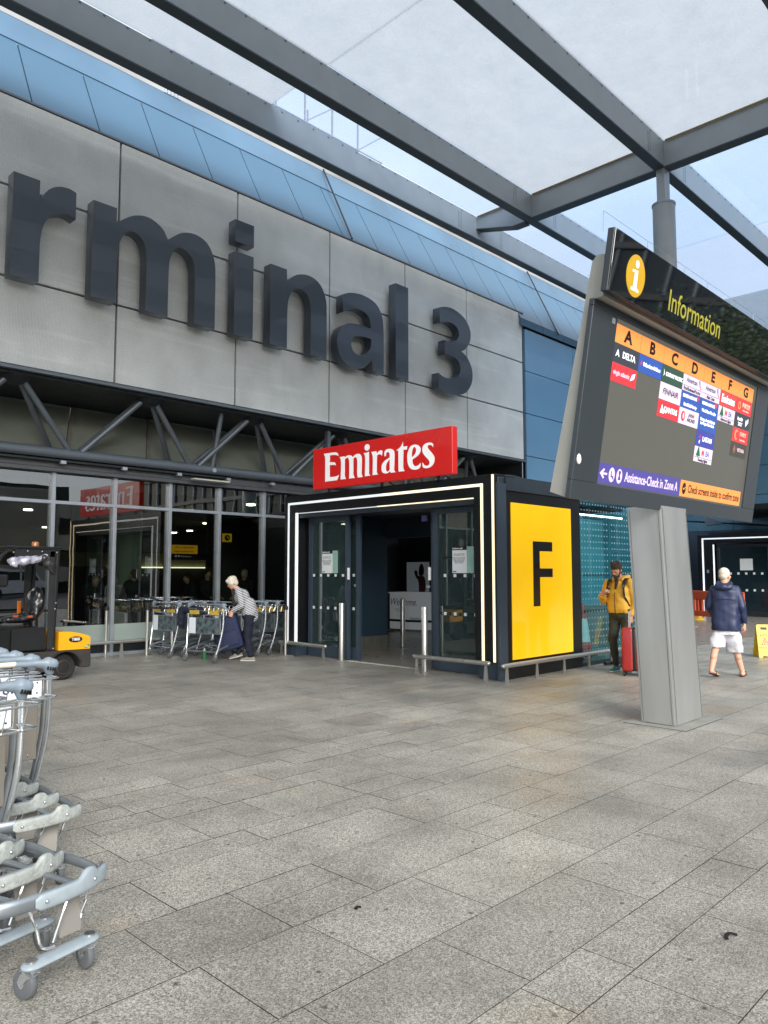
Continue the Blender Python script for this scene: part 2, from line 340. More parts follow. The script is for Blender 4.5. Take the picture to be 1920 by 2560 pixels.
# concrete band: 3 rows, 2.68 m panels
zr = [(5.18, 6.66), (6.70, 8.26), (8.30, 9.87)]
xs = [-6.95+2.68*k for k in range(10)]+[17.17, 20.03]; xs = sorted(set([round(v, 2) for v in xs if v < 17])) + [17.17, 20.03]
xs = [-6.89, -4.21, -1.53, 1.15, 3.81, 6.49, 9.18, 11.85, 14.53, 17.17, 20.03]
for a, b in zip(xs, xs[1:]):
    for z0, z1 in zr: part(MB().box(a+.02, 13.4, z0, b-.02, 13.5, z1, .006), 'concrete_panel', concrete)
bk = MB().box(-6.9, 13.47, 5.13, 20.05, 13.75, 9.9); part(bk, 'panel_backing', dark_grey)
tr = MB().box(-6.9, 13.36, 5.10, 20.06, 13.46, 5.155).box(-6.9, 13.385, 9.885, 20.06, 13.5, 9.92).box(20.035, 13.385, 5.1, 20.07, 13.6, 9.92); part(tr, 'edge_trim', steel_grey)
# soffit
part(MB().box(-6.9, 13.5, 5.06, 20.0, 15.6, 5.12), 'soffit', dark_grey)
# tubular truss
z_ch, y_ch = 3.86, 14.2
ch = MB(); ch.cyl((-7, y_ch, z_ch), (20, y_ch, z_ch), .105, n=20); part(ch, 'truss_chord', steel_grey, smooth=True)
ch = MB(); ch.cyl((-7, 14.95, 3.72), (20, 14.95, 3.72), .095, n=20); part(ch, 'truss_chord', steel_grey, smooth=True)
ch = MB()
for k in range(8):
    xx = -4.2+2.95*k; ch.poly([(xx, y_ch+.05, 3.80), (xx+.09, y_ch+.05, 3.80), (xx+.09, 14.9, 3.74), (xx, 14.9, 3.74)], (0, 0, -.06))
part(ch, 'truss_tie', steel_grey)
nodes = [(4.85+2.56*k) for k in range(-4, 6)]
for xn in nodes:
    dv = MB(); yn = 13.78; zt = 5.07
    for sx in (-1, 1):
        for yb in (y_ch, 14.9): dv.cyl((xn+sx*.10, yn+(.1 if yb > 14.5 else 0), zt), (xn+sx*1.22, yb, z_ch if yb < 14.5 else 3.74), .056, n=12)
    part(dv, 'truss_diagonal', steel_grey, smooth=True); part(MB().lathe([(.0, -.14), (.12, -.13), (.26, -.02), (.26, .03)], (xn, yn, zt)), 'truss_node', dark_grey, smooth=True)
for xx in (9.15, 15.3): part(MB().cyl((xx, y_ch, z_ch), (xx, 13.85, 5.08), .055), 'truss_post', steel_grey, smooth=True)
part(MB().cyl((9.15, y_ch-.12, z_ch-.01), (9.15, y_ch-.02, z_ch-.01), .05), 'truss_pin', alu, smooth=True)
part(MB().box(12.0, 13.62, 3.2, 12.1, 13.72, 5.08), 'hanger_post', steel_grey)
# sloping smoky glazing between head beam and soffit
for k in range(15):
    x0 = -5.9+1.72*k*1.0; x1 = x0+1.72
    part(MB().poly([(x0+.05, 14.62, 3.78), (x1-.05, 14.62, 3.78), (x1+.45, 15.55, 5.1), (x0+.55, 15.55, 5.1)], (0, .02, -.012)), 'sloped_window', dark_glass)
    part(MB().poly([(x0-.045, 14.58, 3.76), (x0+.045, 14.58, 3.76), (x0+.55, 15.53, 5.11), (x0+.46, 15.53, 5.11)], (0, .07, -.05)), 'sloped_mullion', mat('warm_grey_steel', '7c7873', .45, .2))
# upper inner room behind the smoky glass
part(MB().box(-7, 17.2, 3.8, 20, 17.3, 5.4), 'inner_wall', mat('olive_inner_wall', '8b8f7c', .8, 0, .15, 2))
part(MB().box(7.6, 15.9, 3.8, 8.5, 16.3, 5.2), 'concrete_pier', mat('pier_concrete', '9a9a94', .8, 0, .1, 3))
part(MB().box(20.0, 13.5, 2.9, 20.08, 15.7, 5.12).box(12.2, 15.2, 2.9, 20.0, 15.3, 3.7), 'end_panel', dark_grey)
part(MB().poly([(19.2, 13.9, 3.2), (19.9, 13.9, 3.2), (19.9, 13.9, 4.4), (19.35, 13.9, 4.45)], (0, .5, 0)), 'concrete_pier', mat('pier_concrete', '9a9a94', .8, 0, .1, 3))
# head beam and curtain wall
part(MB().box(-7, 14.3, 3.60, 20, 14.62, 3.78).box(-7, 14.24, 3.52, 20, 14.5, 3.585), 'head_beam', mat('dark_head_beam', '55585b', .45, .2))
part(MB().box(-7, 14.15, 3.70, 9.6, 14.3, 3.735).box(-7, 14.10, 3.76, 9.6, 14.28, 3.78), 'blind_track', dark_grey)
lb = MB()
for k in range(7): lb.box(3.4+k*1.22, 14.12, 3.66, 3.5+k*1.22, 14.2, 3.72)
part(lb, 'track_bracket', alu)
part(MB().box(8.6, 14.0, 3.60, 9.5, 14.12, 3.63), 'strip_light', mat('strip_light_diffuser', 'c8c6b4', .4))
mull = [round(5.828+1.221*k, 3) for k in range(-10, 6)]
for xm in mull:
    if xm > 12.2: continue
    part(MB().box(xm-.035, 14.36, 0.0, xm+.035, 14.56, 3.52, .004), 'mullion', alu)
ends = [m_ for m_ in mull if m_ < 12.2]
for a, b in zip(ends, ends[1:]):
    part(MB().box(a+.035, 14.38, 2.93, b-.035, 14.5, 2.99), 'transom', alu)
    part(MB().box(a+.035, 14.44, 2.99, b-.035, 14.452, 3.52), 'glass_pane', clear_glass)
    part(MB().box(a+.035, 14.44, .62, b-.035, 14.452, 2.93), 'glass_pane', clear_glass)
    part(MB().box(a+.035, 14.43, .27, b-.035, 14.46, .62), 'sill_panel', mat('pale_green_backed_glass', '93a099', .2, 0, .05, 2, coat=.4))
part(MB().box(-7, 14.36, .25, 11.9, 14.5, .275).box(-7, 14.40, .0, 11.9, 14.5, .07), 'bottom_rail', alu)
part(MB().box(-7, 14.47, .07, 11.9, 14.52, .25), 'plinth', dark_grey)
# interior of the hall
part(MB().box(-7, 14.56, 0, 32, 29, .012), 'hall_floor', mat('hall_floor_tiles', '8b867b', .25, 0, .1, 1))
part(MB().box(-7, 14.6, 3.3, 32, 29, 3.5), 'hall_ceiling', mat('dark_hall_ceiling', '484745', .6, 0, .2, 2))
part(MB().box(-7, 29, 0, 32, 29.2, 3.5), 'hall_back_wall', mat('dark_hall_wall', '4a4844', .7, 0, .3, .8))
part(MB().box(-7.1, 14.4, 0, -7, 29, 5), 'hall_end_wall', dark_grey)
part(MB().box(4, 24.1, 1.85, 18, 24.3, 2.3), 'light_cove', mat('cove_bulkhead', '8d8468', .6, 0, .1, 2))
part(MB().box(5.9, 24.0, 1.80, 7.4, 24.08, 1.84).box(11.6, 24.0, 1.80, 15.6, 24.08, 1.84), 'cove_light', emis('warm_cove_light', (1, .9, .62), 1.4))
part(MB().box(3.5, 24.3, 0, 18.5, 24.5, 1.85), 'check_in_counter_wall', mat('counter_wall', '1e1d1c', .5, 0, .3, 1.5))
part(MB().cyl((9.2, 18, 0), (9.2, 18, 3.3), .33, n=28), 'round_column', mat('hall_column_plaster', '8f9484', .6, 0, .05, 3), smooth=True)
for i, (lx, ly) in enumerate([(10.86, 17.8), (10.95, 15.24), (6.15, 17.9), (11.1, 28), (16.3, 28), (7.7, 20.6), (14, 22), (16, 26.3), (5, 23), (2, 19)]):
    part(MB().cyl((lx, ly, 3.27), (lx, ly, 3.299), .11, n=16), 'ceiling_light', emis('warm_downlight', (1, .9, .68), 14))
part(MB().box(11.9, 18.6, 0, 17, 18.7, 3.3), 'inner_partition', mat('partition_paint', '3a3936', .7, 0, .1, 2))
dp = MB().box(12.2, 18.56, 0, 13.3, 18.599, 2.1, .004); part(dp, 'partition_door', mat('partition_door_paint', '45443f', .6))
# slanting glazing above the band
YS, ZS, YT, ZT = 13.42, 9.90, 14.33, 11.52
sj = [11.079+1.247*k for k in range(-14, 20)]
for i, (a, b) in enumerate(zip(sj, sj[1:])):
    lowz = ZS if a < 19.9 else None
    y0, z0 = (YS+.01, ZS) if a < 19 else (13.30, 9.68)
    if a > 31: break
    part(MB().poly([(a+.012, y0, z0), (b-.012, y0, z0), (b-.012, YT, ZT), (a+.012, YT, ZT)], (0, .03, -.02)), 'slope_panel', slope_glass)
    if a >= 19: part(MB().box(a+.012, 13.28, 9.44, b-.012, 13.33, 9.66), 'slope_apron', slope_glass)
part(MB().poly([(-7, YS+.05, ZS-.03), (32, YS+.05, ZS-.03), (32, YT+.05, ZT), (-7, YT+.05, ZT)], (0, .05, -.03)), 'slope_backing', black)
part(MB().poly([(-7, YT-.01, ZT+.02), (32, YT-.01, ZT+.02), (32, YT+.14, ZT+.56), (-7, YT+.14, ZT+.56)], (0, .03, -.02)), 'fascia_strip', mat('pale_blue_fascia', '567188', .3, 0, .15, .6, spec=.25))
part(MB().box(-7, 14.46, ZT+.56, 32, 14.7, ZT+.80, .01).box(-7, 14.42, ZT+.78, 32, 14.75, ZT+.81), 'gutter_beam', mat('weathered_gutter_steel', '97999a', .55, .2, .25, 1.5, stretch=(.5, 1, 3)))
bl = MB()
for j in range(4):
    for k in range(4): bl.sph((8.02+j*.085, 14.455, ZT+.585+k*.055), .014, n=6)
part(bl, 'gutter_bolt', dark_grey)
part(MB().box(7.95, 14.45, ZT+.565, 8.35, 14.459, ZT+.78), 'splice_plate', alu)
# drain pipes lying on the slope
for xx in (12.5, 21.9):
    part(MB().cyl((xx, YT+.08, ZT+.58), (xx+.05, YS-.06, ZS+.02) if xx < 20 else (xx+.05, 13.24, 9.6), .022), 'drain_pipe', dark_grey, smooth=True)
# blue wall to the right of the band, rows of 1.4 m
zrows = [3.1, 4.02, 5.30, 6.66, 8.03, 9.40]; xc = [20.09, 23.0, 25.9, 28.8, 32.0]
for a, b in zip(xc, xc[1:]):
    for z0, z1 in zip(zrows, zrows[1:]): part(MB().box(a+.012, 13.35, z0+.012, b-.012, 13.40, z1-.012), 'wall_panel', wall_blue)
part(MB().box(20.09, 13.42, 0, 32, 13.5, 9.5), 'panel_backing', black)
for a, b in zip(xc, xc[1:]): part(MB().box(a+.01, 13.34, .05, b-.01, 13.40, 1.5).box(a+.01, 13.34, 1.52, b-.01, 13.40, 3.08), 'lower_cladding', navy_panel)
# far return wall facing back along the facade
yy = [13.3-1.9*k for k in range(6)]; zz = [3.35, 4.74, 5.91, 7.08, 8.22, 9.4, 10.6, 11.8, 13]
for a, b in zip(yy, yy[1:]):
    for z0, z1 in zip(zz, zz[1:]): part(MB().box(32.0, b+.012, z0+.012, 32.06, a-.012, z1-.012), 'wall_panel', teal_panel)
part(MB().box(32.06, 3.6, 0, 32.5, 13.5, 13), 'panel_backing', black)
part(MB().box(31.98, 3.6, 0, 32.06, 13.3, 3.34), 'lower_cladding', navy_panel)
# upper storey set back behind the gutter
us = mat('upper_storey_glass', 'a6c4d0', .12, .2, .1, .3, coat=.5)
for k in range(16):
    x0 = 9.5+1.6*k; part(MB().box(x0+.03, 17.2, 11.2, x0+1.57, 17.25, 13.55), 'upper_window', us)
part(MB().box(9.4, 17.26, 10.8, 40, 17.6, 13.6), 'upper_wall', mat('white_upper_cladding', 'c9ced0', .5, 0, .06, 1))
pm = MB()
for k in range(17): pm.box(9.5+1.6*k-.03, 17.1, 11.2, 9.5+1.6*k+.03, 17.2, 13.6)
part(pm, 'upper_mullion', steel_grey)
lv = MB()
for k in range(40): lv.box(22+k*.28, 16.2, 12.4, 22.2+k*.28, 16.3, 13.35)
part(lv, 'rooftop_louvre', mat('louvre_cream', 'cfccbd', .6))
part(MB().box(-7, 14.6, 9.5, 32, 28, 11.6), 'roof', mat('roof_membrane', '6a6d6f', .8))
pl = MB()
for q in ((8.6, 15.0), (9.1, 15.1), (10.0, 15.0), (15.9, 15.0)):
    pl.box(q[0], q[1], 12.28, q[0]+.35, q[1]+.3, 12.45); pl.cyl((q[0]-.2, q[1], 12.3), (q[0]+.7, q[1], 12.5), .03); pl.cyl((q[0]+.1, q[1], 12.1), (q[0]+.1, q[1], 12.75), .015)
part(pl, 'rooftop_bracket', dark_grey)
# ---------------- big facade lettering ----------------
letter_m = mat('slate_grey_letter_enamel', '3f464f', .3, .15, .05, 1.2, coat=.35, rvar=.04)
SG = thing('facade_lettering', 'row of tall slate grey raised letters on the ribbed concrete band', 'lettering', (10, 13.2, 6.57)); SL = Vector((-10, -13.2, -6.57))
B0, XH, AS = 6.57, 8.35, 9.02
def letter(ols, name='letter'):
    o = shape(name, ols, .24, FY(0, 13.25, 0), letter_m, SG, .004); o.location = SL; return o
bz = B0
def n_arch(x0, x1, w, xi0, zi, zo, yx=.42):
    """inner and outer arch outlines from the stem at x0 to the leg at x1"""
    inn = [(xi0, bz), (xi0, 7.45)]+arc((xi0+x1-w)/2+.0, 7.62, (x1-w-xi0)/2, zi-7.62, 178, 0, 12)+[(x1-w, bz)]
    return inn
# r
letter([spline([(4.43, 6.57, 1), (4.89, 6.57, 1), (4.89, 7.25, 1), (4.93, 7.55, 0), (5.06, 7.80, 0), (5.22, 7.90, 0), (5.35, 7.92, 0), (5.49, 7.88, 1), (5.49, 8.36, 1), (5.36, 8.39, 0), (5.18, 8.36, 0), (5.02, 8.25, 0), (4.90, 8.06, 0), (4.86, 7.99, 1), (4.86, 8.35, 1), (4.43, 8.35, 1)])])
letter([spline([(5.81, 6.57, 1), (6.28, 6.57, 1), (6.28, 7.35, 1), (6.31, 7.68, 0), (6.42, 7.93, 0), (6.57, 8.01, 0), (6.74, 7.95, 0), (6.84, 7.78, 0), (6.87, 7.5, 1), (6.87, 6.57, 1), (7.33, 6.57, 1), (7.33, 7.35, 1), (7.35, 7.7, 0), (7.45, 7.93, 0), (7.6, 8.01, 0), (7.78, 7.95, 0), (7.89, 7.78, 0), (7.92, 7.5, 1), (7.92, 6.57, 1), (8.39, 6.57, 1), (8.39, 7.6, 1), (8.36, 7.98, 0), (8.2, 8.28, 0), (7.92, 8.39, 0), (7.6, 8.32, 0), (7.30, 8.08, 1), (7.18, 8.27, 0), (6.90, 8.39, 0), (6.58, 8.32, 0), (6.25, 8.07, 1), (6.25, 8.35, 1), (5.81, 8.35, 1)])])
letter([[(8.86, 6.57), (9.33, 6.57), (9.33, 8.35), (8.86, 8.35)], [(8.86, 8.57), (9.33, 8.57), (9.33, 9.04), (8.86, 9.04)]])
letter([spline([(9.79, 6.57, 1), (10.25, 6.57, 1), (10.25, 7.35, 1), (10.28, 7.66, 0), (10.4, 7.92, 0), (10.6, 8.01, 0), (10.81, 7.95, 0), (10.92, 7.75, 0), (10.94, 7.5, 1), (10.94, 6.57, 1), (11.41, 6.57, 1), (11.41, 7.6, 1), (11.38, 7.98, 0), (11.2, 8.28, 0), (10.88, 8.39, 0), (10.52, 8.31, 0), (10.24, 8.09, 1), (10.23, 8.35, 1), (9.79, 8.35, 1)])])
letter([spline([(13.31, 6.57, 1), (13.31, 7.6, 1), (13.25, 8.02, 0), (13.02, 8.3, 0), (12.6, 8.39, 0), (12.2, 8.35, 0), (11.93, 8.24, 1), (11.93, 7.82, 1), (12.2, 7.96, 0), (12.5, 8.0, 0), (12.76, 7.92, 0), (12.86, 7.7, 0), (12.87, 7.62, 1), (12.5, 7.62, 0), (12.1, 7.57, 0), (11.85, 7.38, 0), (11.75, 7.08, 0), (11.83, 6.76, 0), (12.05, 6.57, 0), (12.35, 6.53, 0), (12.65, 6.62, 0), (12.9, 6.84, 1), (12.93, 6.57, 1)]),
        spline([(12.87, 7.36, 1), (12.6, 7.36, 0), (12.35, 7.32, 0), (12.22, 7.2, 0), (12.2, 7.05, 0), (12.28, 6.92, 0), (12.45, 6.87, 0), (12.68, 6.94, 0), (12.83, 7.1, 0), (12.87, 7.25, 0)])])
letter([[(13.75, 6.57), (14.22, 6.57), (14.22, AS), (13.75, AS)]])
letter([spline([(15.42, 6.60, 1), (15.42, 7.0, 1), (15.65, 6.93, 0), (15.95, 6.94, 0), (16.28, 7.08, 0), (16.38, 7.32, 0), (16.25, 7.52, 0), (15.95, 7.58, 0), (15.7, 7.58, 1), (15.7, 7.97, 1), (15.95, 7.98, 0), (16.22, 8.08, 0), (16.33, 8.28, 0), (16.2, 8.46, 0), (15.9, 8.52, 0), (15.49, 8.42, 1), (15.49, 8.83, 1), (15.75, 8.91, 0), (16.1, 8.93, 0), (16.55, 8.80, 0), (16.82, 8.52, 0), (16.82, 8.2, 0), (16.62, 7.93, 0), (16.42, 7.81, 1), (16.7, 7.66, 0), (16.9, 7.36, 0), (16.88, 7.0, 0), (16.62, 6.68, 0), (16.2, 6.53, 0), (15.75, 6.52, 0)])])
# ---------------- entrance lobby (black box with door F) ----------------
EB = thing('entrance_porch', 'black box porch with glowing edge strips and yellow F panel by the sliding doors', 'entrance', (9.5, 9.4, 0)); EL = Vector((-9.5, -9.4, 0))
def ep(mb, name, m, parent=None, **k):
    o = mb.build(name, m, parent or EB, **k)
    if parent is None: o.location = EL
    return o
xf = 9.45
# portal: outer frame proud of the recessed reveal
fr = MB(); fr.box(xf, 6.86, .28, xf+.5, 7.27, 2.80, .004).box(xf, 11.66, .25, xf+.5, 12.0, 2.80, .004).box(xf, 6.86, 2.80, xf+.5, 12.0, 3.14, .004); ep(fr, 'portal_frame', black)
ep(MB().box(xf+.06, 6.87, 0, xf+.5, 7.24, .279), 'portal_base', navy_panel); ep(MB().box(xf+.06, 11.69, 0, xf+.5, 11.97, .249), 'portal_base', navy_panel)
ep(MB().box(9.46, 6.80, 0, 9.66, 6.858, 3.0, .004), 'corner_post', navy_panel)
# strips
yl, yr, zt = 11.87, 7.11, 2.985
warm = emis('warm_led_strip', (1, .80, .48), .62); cool = emis('pale_led_strip', (.80, .84, .86), .27)
cream = emis('cream_led_strip', (1, .86, .62), .5)
def strip(mb, m): return ep(mb, 'light_strip', m)
strip(MB().box(xf-.012, yr-.022, .28, xf, yr+.022, zt+.022), warm)
strip(MB().box(xf-.012, yr+.023, zt-.022, xf, 9.3, zt+.022), cream)
strip(MB().box(xf-.012, 9.301, zt-.022, xf, yl+.02, zt+.022).box(xf-.012, yl-.02, .26, xf, yl+.02, zt-.023), cool)
strip(MB().box(xf-.012, 6.88, .28, xf, 6.918, 3.13), warm)
strip(MB().box(xf-.012, 11.60, .26, xf+.02, 11.657, 2.80), cool)
strip(MB().box(xf-.010, 7.28, 2.782, xf+.03, 9.4, 2.797), cream); strip(MB().box(xf-.010, 9.401, 2.782, xf+.03, 11.6, 2.792), cool)
ep(MB().box(xf+.05, 7.25, 2.70, xf+.6, 11.65, 2.779), 'door_header', mat('header_slate', '2b333b', .4, .2))
# sliding door leaves and side screens at x=9.75..9.85 ; opening between y 8.49 and 10.4
xd = 9.74
def leaf(y0, y1, x, name='door', stile=.1, z0=0.02, z1=2.70, bot=.24):
    L_ = MB(); L_.box(x, y0, z0, x+.055, y0+stile, z1).box(x, y1-stile, z0, x+.055, y1, z1).box(x, y0+stile, z1-.09, x+.055, y1-stile, z1).box(x, y0+stile, z0, x+.055, y1-stile, bot)
    o = ep(L_, name, navy_panel); g_ = MB().box(x+.022, y0+stile, bot, x+.034, y1-stile, z1-.09).build('door_glass', door_glass, o)
    d = MB(); k = 0; yy_ = y0+stile+.05; dk = MB()
    while yy_ < y1-stile-.04:
        for zz_ in (.955, 1.58):
            (d if k % 2 == 0 else dk).box(x+.012, yy_, zz_-.025, x+.021, yy_+.05, zz_+.025)
        yy_ += .105; k += 1
    d.build('safety_marker', mat('frosted_marker', 'dfe6e4', .5, 0, .03, emit=(.8, .85, .85), estr=.0), o); dk.build('safety_marker', mat('dark_marker', '1b1d1e', .5), o); return o
lf1 = leaf(7.31, 8.36, xd); lf2 = leaf(10.44, 11.60, xd)
leaf(7.45, 8.50, xd+.11); leaf(10.26, 11.3, xd+.11)
for (ya, lf) in ((7.80, lf1), (11.05, lf2)):
    nt_ = MB().box(xd-.004, ya-.16, 1.62, xd+.010, ya+.14, 2.05).build('notice', mat('notice_paper', 'dcdfdd', .5, 0, .02), lf)
    MB().box(xd-.007, ya-.16, 1.995, xd-.004, ya+.14, 2.05).build('notice_header', black_plastic, nt_)
    text('notice_text', 'Heathrow staff', .035, FX(xd-.0075, ya+.03, 2.022), white_paint, nt_, .0008, .001)
    dkt = mat('print_grey', '4a4c50', .6)
    text('notice_text', 'Please be polite or kind\nwhen dealing with our staff\n\nHeathrow has a zero-tolerance\napproach towards those who\nassault our people. Verbal,\nphysical or sexual abuse\nwill not be tolerated.', .021, FX(xd-.0052, ya, 1.86), dkt, nt_, .0008, .0004)
    MB().box(xd-.006, ya+.06, 1.635, xd-.004, ya+.13, 1.655).build('notice_badge', mat('notice_blue', '2c5aa8', .5), nt_)
    MB().box(xd-.004, ya-.30, 1.62, xd+.008, ya-.165, 2.05).build('clear_sticker', mat('pale_green_film', '8fb3a3', .3), lf)
for yb in (8.42, 10.42):
    ep(MB().box(9.70, yb-.02, 1.50, 9.735, yb+.02, 1.72, .003), 'door_sensor', white_paint)
ep(MB().box(9.70, 8.47, 2.50, 9.735, 8.58, 2.6), 'door_sticker', mat('purple_sticker', '3a3560', .5))
ep(MB().box(9.84, 8.52, 1.37, 9.85, 8.60, 1.41).box(9.84, 10.36, 1.37, 9.85, 10.40, 1.41), 'lock_plate', alu)
# floor grille with striped edge, corridor floor, roof and walls
st = MB()
for k in range(24): st.box(9.62, 8.5+k*.08, .010, 9.72, 8.5+k*.08+.04, .016)
ep(st, 'tactile_edge', mat('pale_tactile_strip', 'c6c2b6', .6))
ep(MB().box(9.73, 6.9, .006, 31, 14.55, .012), 'porch_floor', mat('porch_floor_stone', '8a8377', .3, 0, .12, 3))
ep(MB().box(xf+.05, 6.84, 2.98, 11.9, 12.0, 3.10, .01).box(9.6, 6.95, 3.101, 11.89, 11.9, 3.16).box(11.9, 8.7, 3.1, 17.2, 14.2, 3.16), 'roof', mat('porch_roof_paint', '313940', .45, .1))
ep(MB().box(9.9, 6.98, 2.78, 11.95, 11.6, 2.84).box(11.96, 8.7, 2.78, 17.2, 14.2, 2.84), 'porch_ceiling', mat('porch_ceiling_paint', '22272b', .6))
for a, b in ((9.9, 11.09), (11.1, 12.0)): ep(MB().box(a, 11.62, .30, b-.008, 11.66, 2.78), 'inner_wall_panel', mat('inner_slate_panel', '2f4453', .35, .1, .06, 2))
for a, b in ((9.9, 11.09), (11.1, 12.0)): ep(MB().box(a, 11.60, .012, b-.008, 11.66, .29), 'kick_plate', mat('kick_plate_metal', '8b8b80', .35, .6))
ep(MB().box(10.9, 11.585, 2.42, 11.02, 11.619, 2.53, .004), 'call_point', mat('cream_plastic', 'b9b6a2', .5))
ep(MB().box(12.0, 8.9, 2.38, 12.06, 11.66, 2.78), 'lintel', navy_panel)
ep(MB().box(9.95, 11.665, 0, 12.06, 11.8, 3.1).box(12.0, 11.81, 0, 12.06, 14.36, 3.1), 'end_wall', black)
ep(MB().box(9.66, 6.935, .0, 11.90, 6.975, 2.97), 'inner_side_wall', navy_panel)
ep(MB().box(17.0, 14.6, 0, 17.1, 18.6, 2.78).box(12, 16.0, 0, 21, 16.1, 3.2), 'dark_corridor_wall', mat('dark_corridor_wall', '15171a', .6, 0, .2, 1))
# side with yellow panel
ep(MB().box(9.66, 6.83, .0, 11.90, 6.93, .29).box(9.66, 6.83, 2.72, 11.9, 6.93, 2.97).box(9.66, 6.83, .29, 9.81, 6.93, 2.72).box(11.58, 6.83, .29, 11.9, 6.93, 2.72), 'side_cladding', black)
ep(MB().box(9.66, 6.80, 2.90, 11.9, 6.829, 3.10), 'side_fascia', mat('side_fascia_slate', '333c45', .4, .2))
yp = MB().box(9.812, 6.815, .292, 11.578, 6.90, 2.718, .003); yo = ep(yp, 'yellow_panel', mat('backlit_yellow_acrylic', 'd8a40e', .16, 0, .07, 1.0, emit=(.80, .46, .006), estr=.40, coat=.5, rvar=.05))
F_ = shape('door_letter', [[(10.39, 1.09), (10.58, 1.09), (10.58, 1.555), (10.96, 1.555), (10.96, 1.695), (10.58, 1.695), (10.58, 1.975), (10.96, 1.975), (10.96, 2.13), (10.39, 2.13)]], .006, FY(0, 6.814, 0), mat('black_vinyl', '0c0c0c', .3, coat=.3), yo)
# lobby glass to the right of the porch
for a, b in ((11.91, 12.98), (13.0, 15.2)):
    go = ep(MB().box(a, 6.84, .06, b-.012, 6.852, 2.90), 'lobby_pane', lobby_glass)
    dt = MB()
    for i in range(int((b-a)/.1)):
        for j in range(25):
            x_ = a+.06+i*.1; z_ = .16+j*.112; dt.quad((x_-.010, 6.836, z_-.013), (x_+.010, 6.836, z_-.013), (x_+.010, 6.836, z_+.013), (x_-.010, 6.836, z_+.013))
    dt.build('dot_pattern', mat('white_frit_dot', '93b4ba', .5), go)
    dq = MB()
    for z_ in (.955, 1.58):
        for i in range(int((b-a)/.1)): x_ = a+.11+i*.1; dq.box(x_-.022, 6.83, z_-.02, x_+.022, 6.835, z_+.02)
    dq.build('safety_marker', MATS['dark_marker'], go)
ep(MB().box(11.9, 6.84, 0, 15.2, 6.90, .06).box(11.9, 6.83, 2.905, 15.2, 6.93, 3.1), 'glass_channel', dark_grey)
ep(MB().box(15.12, 6.92, 0.012, 15.2, 8.6, 2.9), 'teal_reflection_end', mat('teal_end_tint', '5b8a96', .5, 0, .1, .8))  # added end piece, carries on the teal reflection painted behind the panes
ep(MB().box(12.1, 8.1, .95, 15.1, 8.14, 2.75), 'teal_screen', mat('teal_reflection_tint', '65959f', .5, 0, .1, .8))  # added backing; its teal stands in for sky reflected in the lobby glass
ep(MB().box(12.1, 8.1, .012, 15.1, 8.14, .94), 'screen_base', mat('screen_base_grey', '5d6a6a', .5, 0, .3, 2))  # lower part of the added backing
ep(MB().box(12.0, 7.6, 2.76, 15.0, 7.64, 2.778), 'lobby_tube_light', emis('cool_tube_light', (.95, 1, 1), 9))
ep(MB().cyl((13.1, 7.8, 2.68), (13.1, 7.8, 2.78), .16, n=18), 'pendant_light', dark_grey)
ep(MB().box(11.95, 6.95, 3.0, 15.2, 8.6, 3.012), 'added_glass_roof', lobby_glass)  # unseen roof, made glass to let daylight into the lobby
ep(MB().cyl((13.01, 6.86, .0), (13.01, 6.86, .55), .045, n=12), 'glass_post', steel_grey, smooth=True)
cb = MB(); cb.tube([(10.2, 7.2, 3.12), (10.5, 7.5, 3.25), (11.1, 7.6, 3.3), (11.5, 7.3, 3.13)], .02, 8, 6); cb.tube([(10.0, 7.3, 3.12), (10.2, 7.6, 3.2), (11.5, 7.6, 3.16)], .012, 8, 5); ep(cb, 'roof_cable', black_plastic, smooth=True)
